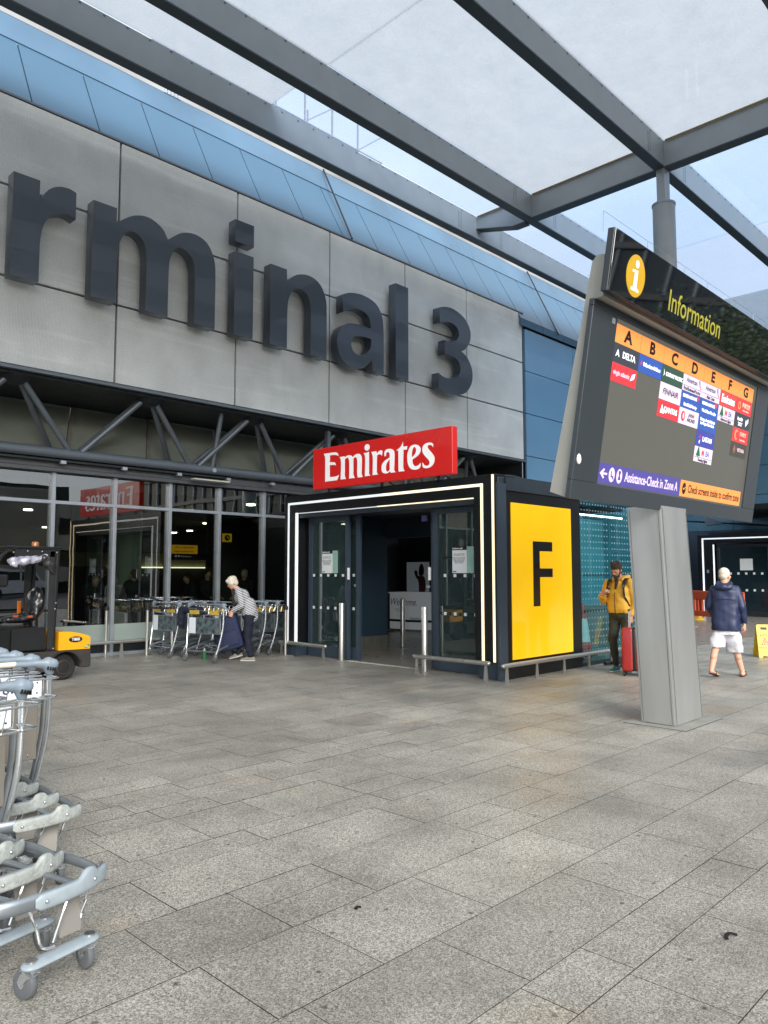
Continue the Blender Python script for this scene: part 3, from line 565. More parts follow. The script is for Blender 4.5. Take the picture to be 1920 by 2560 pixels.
# ---------------- red airline sign on the porch roof ----------------
red_m = mat('red_sign_face', 'c01c1a', .3, 0, .03, .8, coat=.4, emit=(.75, .02, .015), estr=.12)
RS = thing('roof_sign', 'red rectangular sign with white flared lettering above the porch doors', 'sign', (9.42, 9.32, 3.14))
rl = Vector((-9.42, -9.32, -3.14))
o = MB().box(9.375, 7.63, 3.205, 9.50, 11.055, 3.98, .006).build('sign_box', red_m, RS); o.location = rl
o = MB().box(9.50, 7.64, 3.215, 9.515, 11.045, 3.97).build('sign_back', mat('sign_back_metal', 'a33a35', .5), RS); o.location = rl
for y_ in (8.0, 9.3, 10.7):
    o = MB().box(9.45, y_-.02, 3.09, 9.49, y_+.02, 3.206).cyl((9.48, y_, 3.3), (9.95, y_, 3.12), .015).build('sign_bracket', dark_grey, RS); o.location = rl
EM = {'E':[(-10.741,3.866,1),(-10.585,3.863,0),(-10.429,3.86,0),(-10.362,3.837,0),(-10.33,3.779,1),(-10.375,3.799,0),(-10.434,3.812,0),(-10.568,3.818,1),(-10.573,3.684,1),(-10.481,3.681,0),(-10.422,3.659,0),(-10.406,3.612,1),(-10.441,3.628,0),(-10.481,3.629,0),(-10.575,3.633,1),(-10.571,3.406,1),(-10.426,3.405,0),(-10.359,3.414,0),(-10.32,3.428,1),(-10.34,3.376,0),(-10.372,3.334,0),(-10.425,3.333,0),(-10.682,3.333,1),(-10.698,3.353,0),(-10.698,3.664,0),(-10.705,3.792,0)],'m':[(-10.301,3.754,1),(-10.23,3.756,0),(-10.169,3.756,1),(-10.162,3.729,1),(-10.112,3.756,0),(-10.035,3.763,0),(-9.971,3.74,0),(-9.94,3.71,1),(-9.895,3.749,0),(-9.806,3.763,0),(-9.744,3.738,0),(-9.711,3.668,0),(-9.715,3.46,0),(-9.715,3.39,0),(-9.685,3.332,1),(-9.81,3.333,1),(-9.828,3.401,0),(-9.826,3.61,0),(-9.844,3.691,0),(-9.889,3.708,0),(-9.932,3.683,1),(-9.932,3.481,0),(-9.931,3.401,0),(-9.898,3.333,1),(-10.043,3.336,1),(-10.036,3.42,0),(-10.039,3.632,0),(-10.06,3.705,0),(-10.099,3.724,0),(-10.159,3.698,1),(-10.16,3.467,0),(-10.16,3.396,0),(-10.131,3.336,1),(-10.272,3.338,1),(-10.26,3.512,0),(-10.263,3.691,0)],'i':[(-9.662,3.76,1),(-9.595,3.758,0),(-9.546,3.767,1),(-9.529,3.735,0),(-9.528,3.425,0),(-9.526,3.373,0),(-9.489,3.339,1),(-9.631,3.339,1),(-9.624,3.555,0),(-9.627,3.694,0)],'r':[(-9.468,3.76,1),(-9.4,3.757,0),(-9.352,3.762,1),(-9.336,3.734,0),(-9.328,3.71,1),(-9.288,3.746,0),(-9.233,3.762,0),(-9.193,3.746,1),(-9.203,3.662,1),(-9.24,3.69,0),(-9.305,3.69,0),(-9.328,3.653,0),(-9.333,3.423,0),(-9.328,3.372,0),(-9.293,3.343,1),(-9.436,3.342,1),(-9.429,3.535,0),(-9.432,3.673,0)],'a':[(-9.139,3.641,1),(-9.146,3.71,0),(-9.104,3.756,0),(-9.023,3.763,0),(-8.942,3.737,0),(-8.905,3.674,0),(-8.908,3.483,0),(-8.911,3.383,0),(-8.874,3.341,1),(-8.989,3.343,1),(-9.016,3.376,1),(-9.058,3.347,0),(-9.139,3.346,0),(-9.198,3.377,0),(-9.215,3.446,0),(-9.198,3.512,0),(-9.128,3.569,0),(-9.018,3.611,1),(-9.016,3.661,0),(-9.034,3.701,0),(-9.069,3.71,0),(-9.104,3.691,0),(-9.104,3.654,0)],'ah':[(-9.016,3.581,1),(-9.076,3.533,0),(-9.104,3.486,0),(-9.109,3.419,0),(-9.086,3.374,0),(-9.046,3.376,0),(-9.016,3.401,1)],'t':[(-8.704,3.851,1),(-8.7,3.762,1),(-8.608,3.761,1),(-8.615,3.703,1),(-8.693,3.709,1),(-8.7,3.544,0),(-8.699,3.396,0),(-8.668,3.343,1),(-8.806,3.345,1),(-8.81,3.506,0),(-8.812,3.711,1),(-8.867,3.715,1),(-8.771,3.759,0),(-8.726,3.804,0)],'e':[(-8.605,3.567,0),(-8.593,3.648,0),(-8.538,3.74,0),(-8.45,3.767,0),(-8.364,3.749,0),(-8.31,3.697,0),(-8.311,3.632,0),(-8.365,3.574,0),(-8.491,3.519,1),(-8.478,3.447,0),(-8.426,3.401,0),(-8.355,3.411,0),(-8.307,3.443,1),(-8.31,3.39,0),(-8.344,3.353,0),(-8.431,3.343,0),(-8.528,3.371,0),(-8.587,3.45,0)],'eh':[(-8.499,3.556,1),(-8.429,3.605,0),(-8.403,3.667,0),(-8.424,3.719,0),(-8.461,3.723,0),(-8.492,3.669,0),(-8.503,3.613,0)],'s':[(-8.03,3.672,1),(-8.057,3.708,0),(-8.109,3.722,0),(-8.151,3.707,0),(-8.134,3.661,0),(-8.068,3.592,0),(-8.01,3.519,0),(-8.007,3.439,0),(-8.049,3.377,0),(-8.132,3.344,0),(-8.227,3.35,0),(-8.263,3.385,1),(-8.263,3.446,1),(-8.216,3.397,0),(-8.153,3.382,0),(-8.111,3.41,0),(-8.121,3.467,0),(-8.215,3.557,0),(-8.261,3.627,0),(-8.257,3.707,0),(-8.193,3.756,0),(-8.088,3.759,0),(-8.029,3.731,1)]}
wl = mat('white_sign_lettering', 'f1efee', .4, 0, .02, emit=(.9, .88, .88), estr=.12)
def eml(keys, extra=None):
    ols = [spline([tuple(p) for p in EM[k]], 5) for k in keys]+(extra or [])
    o_ = shape('letter', ols, .004, frame((9.3745, 0, 0), (0, -1, 0), (0, 0, 1)), wl, RS); o_.location = rl
eml(['E']); eml(['m']); eml(['i'], [[(-9.576+.064*cos(a*pi/12), 3.852+.058*sin(a*pi/12)) for a in range(24)]]); eml(['r']); eml(['a', 'ah']); eml(['t']); eml(['e', 'eh']); eml(['s'])
# ---------------- canopy ----------------
CN = thing('forecourt_canopy', 'grey steel beam canopy with frosted glass panels over the forecourt', 'canopy', (15.7, 6.75, 0)); CL = Vector((-15.7, -6.75, 0))
def cp_(mb, name, m, parent=None, **k):
    o = mb.build(name, m, parent or CN, **k)
    if parent is None: o.location = CL
    return o
def frost(name, dens, see):
    m = bpy.data.materials.new(name); m.use_nodes = True; n = m.node_tree; N = n.nodes; L = n.links; N.clear(); o = N.new('ShaderNodeOutputMaterial')
    tl = N.new('ShaderNodeBsdfTranslucent'); df = N.new('ShaderNodeBsdfDiffuse'); tr = N.new('ShaderNodeBsdfTransparent'); tr.inputs[0].default_value = (*see, 1); gl = N.new('ShaderNodeBsdfGlossy'); gl.inputs['Roughness'].default_value = .03
    t = N.new('ShaderNodeTexCoord'); a = N.new('ShaderNodeTexNoise'); a.inputs['Scale'].default_value = 2.2; a.inputs['Detail'].default_value = 8; a.inputs['Roughness'].default_value = .65; L.new(t.outputs['Object'], a.inputs['Vector'])
    v = N.new('ShaderNodeTexVoronoi'); v.inputs['Scale'].default_value = 22; L.new(t.outputs['Object'], v.inputs['Vector'])
    c = N.new('ShaderNodeValToRGB'); c.color_ramp.elements[0].position = .3; c.color_ramp.elements[0].color = (.60, .62, .635, 1); c.color_ramp.elements[1].position = .72; c.color_ramp.elements[1].color = (.655, .67, .68, 1); L.new(a.outputs[0], c.inputs[0]); L.new(c.outputs[0], tl.inputs[0]); df.inputs[0].default_value = (.6, .6, .6, 1)
    m1 = N.new('ShaderNodeMixShader'); m1.inputs[0].default_value = .12; L.new(tl.outputs[0], m1.inputs[1]); L.new(df.outputs[0], m1.inputs[2])
    q = N.new('ShaderNodeMapRange'); q.inputs['From Min'].default_value = .1; q.inputs['From Max'].default_value = .5; q.inputs['To Min'].default_value = min(1, dens+.06); q.inputs['To Max'].default_value = max(0, dens-.08); L.new(v.outputs['Distance'], q.inputs[0])
    m2 = N.new('ShaderNodeMixShader'); L.new(q.outputs[0], m2.inputs[0]); L.new(tr.outputs[0], m2.inputs[1]); L.new(m1.outputs[0], m2.inputs[2])
    fr_ = N.new('ShaderNodeFresnel'); fr_.inputs[0].default_value = 1.45; ge = N.new('ShaderNodeNewGeometry'); sb = N.new('ShaderNodeMath'); sb.operation = 'SUBTRACT'; sb.inputs[0].default_value = 1; L.new(ge.outputs['Backfacing'], sb.inputs[1]); mm = N.new('ShaderNodeMath'); mm.operation = 'MULTIPLY'; L.new(fr_.outputs[0], mm.inputs[0]); L.new(sb.outputs[0], mm.inputs[1]); m3_ = N.new('ShaderNodeMixShader'); L.new(mm.outputs[0], m3_.inputs[0]); L.new(m2.outputs[0], m3_.inputs[1]); L.new(gl.outputs[0], m3_.inputs[2]); L.new(m3_.outputs[0], o.inputs[0]); return m
fr_a = frost('frosted_canopy_glass', .93, (.85, .92, 1)); fr_b = frost('half_frosted_canopy_glass', .30, (.78, .88, 1)); fr_c = frost('clear_canopy_glass', .30, (.80, .87, .96))
zb0, zb1 = 10.42, 11.05
by = [-3.45, -.05, 3.35, 6.75, 10.15, 11.85]
for i, y_ in enumerate(by):
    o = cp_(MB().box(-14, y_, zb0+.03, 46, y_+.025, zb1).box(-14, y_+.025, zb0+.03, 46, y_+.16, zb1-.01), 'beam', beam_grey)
    bt = MB().box(-14, y_-.02, zb0, 46, y_+.20, zb0+.028).build('bottom_flange', mat('beam_underside_dark', '3f4a50', .45, .2, .06, 2), o)  # flange coloured darker than the beam above it
    if i >= 2:
        rv = MB()
        for k in range(70): rv.box(2+k*.42, y_-.012, zb1-.05, 2+k*.42+.03, y_-.001, zb1-.025)
        for xj in (14.9, 16.7):
            for jj in range(2):
                for kk in range(8): rv.sph((xj+jj*.09, y_-.002, zb0+.12+kk*.055), .012, n=6)
        rv.build('bolt', steel_grey, o)
gold = mat('brass_coloured_trim', 'a8946a', .4, .5)
for xc_ in (-9.3, 15.66, 40.0):
    c = MB()
    for a, b in zip(by, by[1:]):
        if a >= 10: c.poly([(xc_, a+.2, zb0+.0), (xc_, a+.55, zb0), (xc_, b, zb0+.30), (xc_, b, zb1), (xc_, a+.16, zb1)], (.2, 0, 0))
        else: c.box(xc_, a+.161, zb0+.031, xc_+.2, b-.001, zb1-.012)
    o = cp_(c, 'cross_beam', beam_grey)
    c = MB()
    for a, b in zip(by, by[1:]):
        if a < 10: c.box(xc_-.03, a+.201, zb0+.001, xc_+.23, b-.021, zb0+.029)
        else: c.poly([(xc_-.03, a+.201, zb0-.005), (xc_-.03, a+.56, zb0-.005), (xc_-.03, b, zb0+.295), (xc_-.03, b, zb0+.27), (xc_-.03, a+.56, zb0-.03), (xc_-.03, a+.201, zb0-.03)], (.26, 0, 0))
    c.build('bottom_flange', MATS['beam_underside_dark'], o)
    t_ = MB()
    for a, b in zip(by, by[1:]): t_.cyl((xc_-.04, a+.3, zb1-.03), (xc_-.04, b-.06, zb1-.03), .022, n=8); t_.cyl((xc_-.04, a+.22, zb1-.06), (xc_-.04, a+.30, zb1-.06), .04, n=8)
    t_.build('roller_tube', gold, o)
    cp_(MB().cyl((xc_+.1, 6.83, 0), (xc_+.1, 6.83, 9.62), .235, n=32).cyl((xc_+.1, 6.83, 9.62), (xc_+.1, 6.83, 9.66), .25, n=32), 'column', beam_grey, smooth=True)
    cp_(MB().box(xc_-.03, 6.74, 9.66, xc_+.23, 6.92, zb0), 'column_head', beam_grey)
xj_ = [-14, -9.2, -2.6, 3.1, 8.9, 15.76, 21.4, 27, 33.5, 40, 46]
for i, (a, b) in enumerate(zip(by, by[1:])):
    for x0, x1 in zip(xj_, xj_[1:]):
        m_ = fr_a if x1 < 15.8 and not (a > 10 and x0 > 8) else (fr_b if x1 < 22 else fr_c)
        if a > 10 and x0 > 8 and x1 < 22: m_ = fr_c
        cp_(MB().box(x0+.01, a+.0, zb1+.01, x1-.01, b-.01, zb1+.03), 'glass_panel', m_)
# ---------------- information totem ----------------
KX, KY = 8.3, 3.68
KS = thing('information_totem', 'tall leaning steel information totem with a large tilted zone screen', 'information board', (KX, KY, 0)); KL = Vector((-KX, -KY, 0))
def kp(mb, name, m, parent=None, **k):
    o = mb.build(name, m, parent or KS, **k)
    if parent is None: o.location = KL
    return o
ped_m = mat('pedestal_stainless', 'bdbebb', .34, .7, .10, 1.2, stretch=(3, 3, .5), rvar=.1)
b0 = [(7.946, 3.486), (8.655, 3.486), (8.655, 3.87), (7.946, 3.87)]; b1 = [(7.74, 3.486), (8.39, 3.486), (8.39, 3.87), (7.74, 3.87)]
pd = MB(); b = bmesh.new(); lo = [b.verts.new((x, y, .02)) for x, y in b0]; hi = [b.verts.new((x, y, 2.33)) for x, y in b1]
for i in range(4): b.faces.new((lo[i], lo[(i+1) % 4], hi[(i+1) % 4], hi[i]))
b.faces.new(lo[::-1]); b.faces.new(hi); bmesh.ops.bevel(b, geom=[e for e in b.edges if abs(e.verts[0].co.z-e.verts[1].co.z) > 1], offset=.012, segments=2, affect='EDGES'); pd.add(b); kp(pd, 'pedestal', ped_m)
sm_ = MB()
for (p0, p1) in (((7.975, 3.4835), (7.768, 3.4835)), ((8.628, 3.4835), (8.363, 3.4835)), ((7.9435, 3.52), (7.7375, 3.52)), ((7.9435, 3.84), (7.7375, 3.84))):
    sm_.cyl((p0[0], p0[1], .03), (p1[0], p1[1], 2.3), .0015, n=5)
kp(sm_, 'panel_seam', dark_grey)
kp(MB().box(7.82, 3.33, .004, 8.78, 4.0, .014, .003), 'base_plate', mat('worn_base_plate', '94928a', .5, .3, .12, 6))
cut = MB().box(7.81, 3.32, .0052, 8.79, 4.01, .0065); kp(cut, 'floor_seal', dark_grey)
A = Vector((0, 3.5, 2.278)); U = Vector((0, -.28, 1.702)).normalized(); NN = Vector((0, -U.z, U.y)).normalized()  # outward
if NN.y > 0: NN = -NN
KM = frame(A, (1, 0, 0), U)   # local x=X, y=v, z = x cross U
ZS_ = 1 if KM.to_3x3().col[2].dot(NN) > 0 else -1
def kb(x0, v0, z0, x1, v1, z1, bev=0): return MB().box(x0, v0, min(z0, z1), x1, v1, max(z0, z1), bev, KM)
frame_m = mat('totem_slate_frame', '3c4246', .38, .3, .05, 1)
body_m = mat('totem_grey_body', 'a9a79d', .5, .35, .07, 1.5)
# body: tapering wedge behind the screen
bx0, bx1 = 5.99, 10.45
prof = [(3.556, 2.292), (3.735, 2.36), (3.34, 4.03), (3.26, 4.38), (3.21, 4.43), (3.14, 4.42), (3.16, 4.05), (3.278, 4.03)]
kp(MB().poly([(bx0, y, z) for y, z in prof], (bx1-bx0, 0, 0)), 'body', body_m)
fo = kp(kb(5.93, 0, -.05, 10.5, .17, 0, .004).box(5.93, 1.71, -.05, 10.5, 1.77, 0, .004, KM).box(5.93, .171, -.05, 6.38, 1.709, -.0, .004, KM).box(10.1, .171, -.05, 10.5, 1.709, 0, .004, KM), 'screen_frame', frame_m)
kp(kb(6.38, .171, -.045, 10.1, 1.709, -.02), 'screen', mat('led_screen_off_dark', '3a3a34', .45, 0, .04, 40, emit=(.062, .060, .052), estr=.75)); scr = bpy.data.objects[[o.name for o in KS.children if o.name.startswith('screen') and 'frame' not in o.name][0]]
kp(kb(6.28, 1.63, .0, 6.33, 1.68, .006), 'latch', alu)
kp(MB().sph(tuple(KM @ Vector((6.0, .36, 0))), .032, .02, .05, n=14), 'sensor_dome', white_paint, smooth=True)
def tile(x0, v0, x1, v1, m, nm='screen_tile'):
    o = MB().box(x0+.004, v0+.003, -.0199, x1-.004, v1-.003, -.017, 0, KM).build(nm, m, scr); return o
def tt(s, size, x, v, m, par, sx=1, off=.0, shear=0, al='CENTER', fit=None):
    o = text('screen_text', s, size, Matrix(), m, par, .001, off+.0009, al, shear, sx); w_ = max(c.co.x for c in o.data.vertices)-min(c.co.x for c in o.data.vertices)
    fit = fit or (.46 if w_ > .46 else None); k_ = fit/w_ if fit else 1; mid = (max(c.co.x for c in o.data.vertices)+min(c.co.x for c in o.data.vertices))/2
    o.data.transform(KM @ Matrix.Translation((x, v, -.0168)) @ Matrix.Diagonal((k_, 1, 1, 1)) @ Matrix.Translation((-mid, 0, 0))); return o
em = lambda n, h, s=.55: emis('led_'+n, h, s*.55)
orange, redl, bluel, navyl, whitel, greenl, blk = em('orange', 'e48844', .48), em('red', 'c8323a', .45), em('blue', '2c4d94', .45), em('navy', '363c88', .55), em('pinkish_white', 'c6b6ca', .5), em('dark_green', '2c463a', .5), em('black', '15140f', .1)
purp, slate, wtx, brk = em('purple', '453f80', .5), em('slate', '33363e', .45), em('white', 'f2f0f4', .9), em('brick_red', 'b23e3c', .55)
cx_ = [6.395+i*(10.0-6.395)/7 for i in range(8)]
ph = mat('row', 'ffffff')
for i, ch_ in enumerate('ABCDEFG'):
    t_ = tile(cx_[i], 1.49, cx_[i+1], 1.665, orange); tt(ch_, .16, (cx_[i]+cx_[i+1])/2, 1.577, blk, t_, 1.35, .006)
RH = (1.49-.955)/3
def cell(c, r0, m, r1=None):
    v1 = 1.49-RH*r0; v0 = v1-RH*(1 if r1 is None else r1-r0); return tile(cx_[c], v0, cx_[c+1], v1, m), (cx_[c]+cx_[c+1])/2, (v0+v1)/2, v0, v1
def tri(par, m, x, v, s_, pts): return shape('logo_mark', [[(x+a*s_, v+b_*s_) for a, b_ in pts]], .001, KM @ Matrix.Translation((0, 0, -.0168)), m, par)
t_, x, v, _, _ = cell(0, 0, slate); tt('DELTA', .085, x+.06, v, wtx, t_, 1.0, .001); tri(t_, wtx, x-.17, v-.035, .075, [(-.5, 0), (0, .95), (0, .3)]); tri(t_, wtx, x-.168, v-.035, .075, [(.05, .95), (.5, 0), (.05, .3)])
t_, x, v, _, _ = cell(0, 1, redl); tt('virgin atlantic', .06, x-.05, v, em('pink', 'f0a8b8', .7), t_, 1, .001); tri(t_, wtx, x+.13, v-.03, .09, [(0, 0), (.8, .3), (1.0, .9), (.3, .7)])
t_, x, v, _, _ = cell(1, 0, bluel); tt('SriLankan Airlines', .052, x+.03, v, wtx, t_, 1, .001); tri(t_, redl, x-.2, v-.02, .06, [(-.5, 0), (.1, .9), (.2, .2)])
t_, x, v, _, _ = cell(2, 0, greenl); tt('CATHAY PACIFIC', .055, x+.04, v, wtx, t_, .95, .001); tri(t_, wtx, x-.215, v-.03, .08, [(0, 0), (.3, .35), (0, .9), (.1, .4)])
t_, x, v, _, _ = cell(2, 1, whitel); tt('FINNAIR', .085, x, v, blk, t_, 1.15, .001, .2)
t_, x, v, _, _ = cell(2, 2, redl); tt('QANTAS', .08, x+.05, v, wtx, t_, 1, .001); tri(t_, wtx, x-.19, v-.045, .1, [(0, 0), (.9, 0), (.3, .9)])
def aa(c, sub):
    t_, x, v, v0, v1 = cell(c, 0, whitel); tt('American', .072, x-.03, v+.035, em('grey_text', '3a4150', .2), t_, 1, .001); tri(t_, navyl, x+.15, v+.005, .07, [(0, .9), (.35, 1.1), (.75, -.1), (.5, 0)]); tri(t_, redl, x+.19, v-.01, .07, [(.2, 0), (.35, .3), (.6, -.2)])
    MB().box(x-.24, v-.031, -.0165, x+.24, v-.027, -.0155, 0, KM).build('divider_line', blk, t_); tt(sub, .05, x, v-.06, blk, t_, 1, .001)
aa(3, 'First/Business/Priority'); aa(4, 'Main Cabin')
t_, x, v, v0, v1 = cell(3, 1, bluel); tt('BRITISH AIRWAYS', .045, x-.03, v+.04, wtx, t_, 1, .001); tri(t_, redl, x+.1, v+.055, .1, [(0, 0), (.6, .3), (1.1, .1), (.9, -.3), (.6, .1)]); tt('First/Club/Priority', .046, x, v-.05, wtx, t_, 1, .001)
t_, x, v, _, _ = cell(3, 2, whitel); tt('JAPAN\nAIRLINES', .052, x+.06, v, blk, t_, 1, .001, .15)
shape('logo_mark', [[(x-.15+.05*cos(a*pi/10), v+.055*sin(a*pi/10)) for a in range(20)], [(x-.14+.022*cos(a*pi/8), v+.005+.035*sin(a*pi/8)) for a in range(16)]], .001, KM @ Matrix.Translation((0, 0, -.0168)), redl, t_)
t_, x, v, v0, v1 = cell(4, 1, bluel, 3); tt('BRITISH AIRWAYS', .045, x-.03, v1-.05, wtx, t_, 1, .001); tri(t_, redl, x+.1, v1-.03, .1, [(0, 0), (.6, .3), (1.1, .1), (.9, -.3), (.6, .1)]); tt('World Euro Traveller', .045, x, v1-.13, wtx, t_, 1, .001); tt('Europe, Austin, Bahrain\nLas Vegas & Sao Paulo', .043, x, v1-.25, wtx, t_, 1, .001)
t_, x, v, _, _ = cell(4, 3, navyl); tt('LATAM', .075, x+.05, v, wtx, t_, 1.1, .001); tri(t_, redl, x-.16, v+.0, .08, [(-.3, 0), (.2, .6), (.3, .2)]); tri(t_, wtx, x-.16, v-.05, .07, [(-.2, .2), (.2, .5), (.0, -.2)])
def mea(c, r0, sub):
    t_, x, v, v0, v1 = cell(c, r0, whitel); tt('M', .085, x-.02, v+.02, redl, t_, 1, .003); tt('EA', .085, x+.11, v+.02, navyl, t_, 1, .001); tri(t_, em('tree_green', '1f5a36', .4), x-.15, v-.02, .12, [(-.5, 0), (0, 1), (.5, 0), (.08, 0), (.08, -.15), (-.08, -.15), (-.08, 0)])
    MB().box(x-.24, v-.035, -.0165, x+.24, v-.031, -.0155, 0, KM).build('divider_line', blk, t_); tt(sub, .048, x, v-.062, blk, t_, 1, .001)
mea(4, 4, 'Evening flights'); mea(5, 1, 'Afternoon flights')
t_, x, v, _, _ = cell(5, 0, brk); tt('Emirates', .13, x, v, wtx, t_, 1, .002, fit=.40)
t_, x, v, _, _ = cell(6, 0, redl); tt('海南航空', .065, x+.07, v+.015, em('peach', 'f0b090', .7), t_, 1, .001); tt('HAINAN AIRLINES', .025, x+.07, v-.045, em('peach', 'f0b090', .7), t_)
shape('logo_mark', [[(x-.15+.045*cos(a*pi/10), v+.05*sin(a*pi/10)) for a in range(20)], [(x-.15+.025*cos(a*pi/8), v+.03*sin(a*pi/8)) for a in range(16)]], .001, KM @ Matrix.Translation((0, 0, -.0168)), orange, t_)
t_, x, v, _, _ = cell(6, 1, slate); tt('IranAir', .06, x-.07, v+.02, wtx, t_, 1, .001); tri(t_, wtx, x+.12, v-.05, .1, [(0, 0), (.8, .6), (.7, 1.1), (.3, .6), (.0, .9)]); tt('The Airline of\nthe I.R. Iran', .025, x-.06, v-.04, wtx, t_)
t_, x, v, _, _ = cell(6, 2, redl); tt('天津航空', .055, x+.08, v+.02, em('peach', 'f0b090', .7), t_); tt('Tianjin Airlines', .03, x+.08, v-.05, em('peach', 'f0b090', .7), t_)
shape('logo_mark', [[(x-.13+.06*cos(a*pi/10), v+.065*sin(a*pi/10)) for a in range(2, 17)]+[(x-.12+.035*cos(a*pi/10), v+.04*sin(a*pi/10)) for a in range(16, 2, -1)]], .001, KM @ Matrix.Translation((0, 0, -.0168)), orange, t_)
t_, x, v, _, _ = cell(6, 3, em('dim_brown', '3d3a33', .35)); tt('VISTARA', .06, x+.07, v, em('rose', 'c9a7ad', .6), t_, 1, .001); tri(t_, em('bronze', '7a5648', .5), x-.14, v, .06, [(-.7, 0), (0, 1), (.7, 0), (0, -1)])
t_ = tile(6.39, .18, 8.20, .375, purp); tt('Assistance-Check in Zone A', .135, 7.53, .277, whitel, t_, .96, .002, fit=1.22)
for k in (0, 1): shape('logo_mark', [[(6.66+k*.15+.058*cos(a*pi/10), .275+.07*sin(a*pi/10)) for a in range(20)]], .001, KM @ Matrix.Translation((0, 0, -.0168)), whitel, t_)
tt('♿', .07, 6.66, .275, purp, t_, 1, .001) if False else shape('logo_mark', [[(6.64, .31), (6.655, .31), (6.655, .27), (6.685, .265), (6.70, .235), (6.69, .23), (6.67, .25), (6.64, .255)]], .001, KM @ Matrix.Translation((0, 0, -.0155)), purp, t_)
shape('logo_mark', [[(6.785, .32), (6.81, .33), (6.835, .32), (6.82, .28), (6.84, .24), (6.78, .24), (6.80, .28)]], .001, KM @ Matrix.Translation((0, 0, -.0155)), purp, t_)
shape('logo_mark', [[(6.43, .275), (6.50, .325), (6.52, .31), (6.487, .285), (6.57, .285), (6.57, .265), (6.487, .265), (6.52, .24), (6.50, .225)]], .001, KM @ Matrix.Translation((0, 0, -.0168)), whitel, t_)
t_ = tile(8.21, .185, 10.01, .37, orange); tt('Check screens inside to confirm zone', .125, 9.19, .277, blk, t_, .94, .002, fit=1.55)
shape('logo_mark', [[(8.31+.05*cos(a*pi/10), .277+.065*sin(a*pi/10)) for a in range(20)]], .001, KM @ Matrix.Translation((0, 0, -.0168)), blk, t_); shape('logo_mark', [[(8.275, .285), (8.30, .275), (8.345, .30), (8.35, .29), (8.30, .26), (8.28, .27)]], .001, KM @ Matrix.Translation((0, 0, -.0155)), orange, t_)
# header
hz = .17
hd = kp(kb(5.85, 1.80, .095, 11.0, 2.34, hz-.012, .004), 'header_case', mat('header_dark_case', '3a3f43', .4, .3, .05, 1))
kp(kb(5.855, 1.805, hz-.012, 10.995, 2.335, hz, .002), 'header_glass', mat('black_mirror_glass', '0a0c0e', .03, 0, .05, 1, spec=1, coat=1, rvar=.0))
hg = bpy.data.objects[[o.name for o in KS.children if o.name.startswith('header_glass')][0]]
HMz = KM @ Matrix.Translation((0, 0, hz+.0005)); yel = mat('yellow_vinyl', 'c89c18', .3, 0, .03); ytx = mat('pale_yellow_vinyl', 'a39c34', .35, 0, .03)
ci = shape('icon_disc', [[(6.29+.175*cos(a*pi/24), 2.04+.185*sin(a*pi/24)) for a in range(48)]], .002, HMz, yel, hg)
wv = mat('white_vinyl', 'f0f0ea', .4)
shape('icon_mark', [spline([(6.22, 2.06, 1), (6.22, 2.085, 1), (6.32, 2.095, 1), (6.325, 1.94, 1), (6.365, 1.93, 1), (6.365, 1.905, 1), (6.22, 1.905, 1), (6.22, 1.93, 1), (6.262, 1.94, 1), (6.262, 2.065, 1)], 2), [(6.295+.033*cos(a*pi/8), 2.145+.036*sin(a*pi/8)) for a in range(16)]], .002, HMz @ Matrix.Translation((0, 0, .0022)), wv, ci)
text('header_text', 'Information', .29, HMz @ Matrix.Translation((7.63, 2.0, 0)), ytx, hg, .002, .001, sx=.95)
wr = MB(); top = lambda x: tuple(KM @ Vector((x, 2.34, .02))); tp2 = lambda x: tuple(KM @ Vector((x, 2.52, .0)))
xs_ = [5.9, 6.75, 7.6, 8.2, 8.9, 9.6, 10.3, 10.9]
for x in xs_: wr.cyl(top(x), tp2(x), .003, n=5)
wr.cyl(tp2(5.9), tp2(10.9), .0018, n=5); kp(wr, 'bird_wire', alu)
# lit floodlight glow seen in the glass is a street lamp behind the viewer
# ---------------- bollards, rails, barrier posts ----------------
def bollard(x, y, lab, h=1.06, rr=.053):
    o = MB().lathe([(0, 0), (rr, 0), (rr, h-.01), (rr-.006, h), (0, h)], (0, 0, 0), 24).build('bollard', stainless, None, True); o.location = (x, y, .004); tag(o, lab, 'bollard', 'stainless bollards at the porch doors'); return o
bollard(9.67, 10.55, 'round stainless bollard in front of the left door leaf of the porch'); bollard(9.56, 8.40, 'round stainless bollard beside the right door leaf where the low rail begins'); bollard(12.2, 11.35, 'round stainless bollard standing inside the porch beside the welcome desk')
def rail(pts, posts, lab, z=.25, axis='x'):
    t = thing('guard_rail', lab, 'rail', (pts[0][0], pts[0][1], 0), 0, 'low stainless guard rails'); L_ = Vector((-pts[0][0], -pts[0][1], 0))
    a = Vector((*pts[0], z)); b_ = Vector((*pts[1], z)); o = MB().cyl(a, b_, .034, n=20).sph(a, .034, n=12).sph(b_, .034, n=12).build('rail_bar', stainless, t, True); o.location = L_
    for (x, y) in posts:
        p = MB()
        if axis == 'x': p.poly([(x-.045, y, .0), (x+.045, y, 0), (x+.022, y, z-.02), (x-.022, y, z-.02)], (0, .01, 0))
        else: p.poly([(x, y-.045, 0), (x, y+.045, 0), (x, y+.022, z-.02), (x, y-.022, z-.02)], (.01, 0, 0)); 
        o = p.build('rail_post', stainless, t); o.location = L_
    return t
rail([(9.33, 6.66), (14.6, 6.66)], [(9.42+.80*k, 6.655) for k in range(7)], 'long low stainless rail along the yellow F panel and lobby glass', .25)
rail([(9.33, 6.93), (9.33, 8.42)], [(9.325, 6.98), (9.325, 8.37)], 'short low stainless rail in front of the right door leaf', .27, 'y')
rail([(9.40, 10.70), (9.40, 12.05)], [(9.395, 10.76), (9.395, 12.0)], 'short low stainless rail left of the porch doorway', .27, 'y')
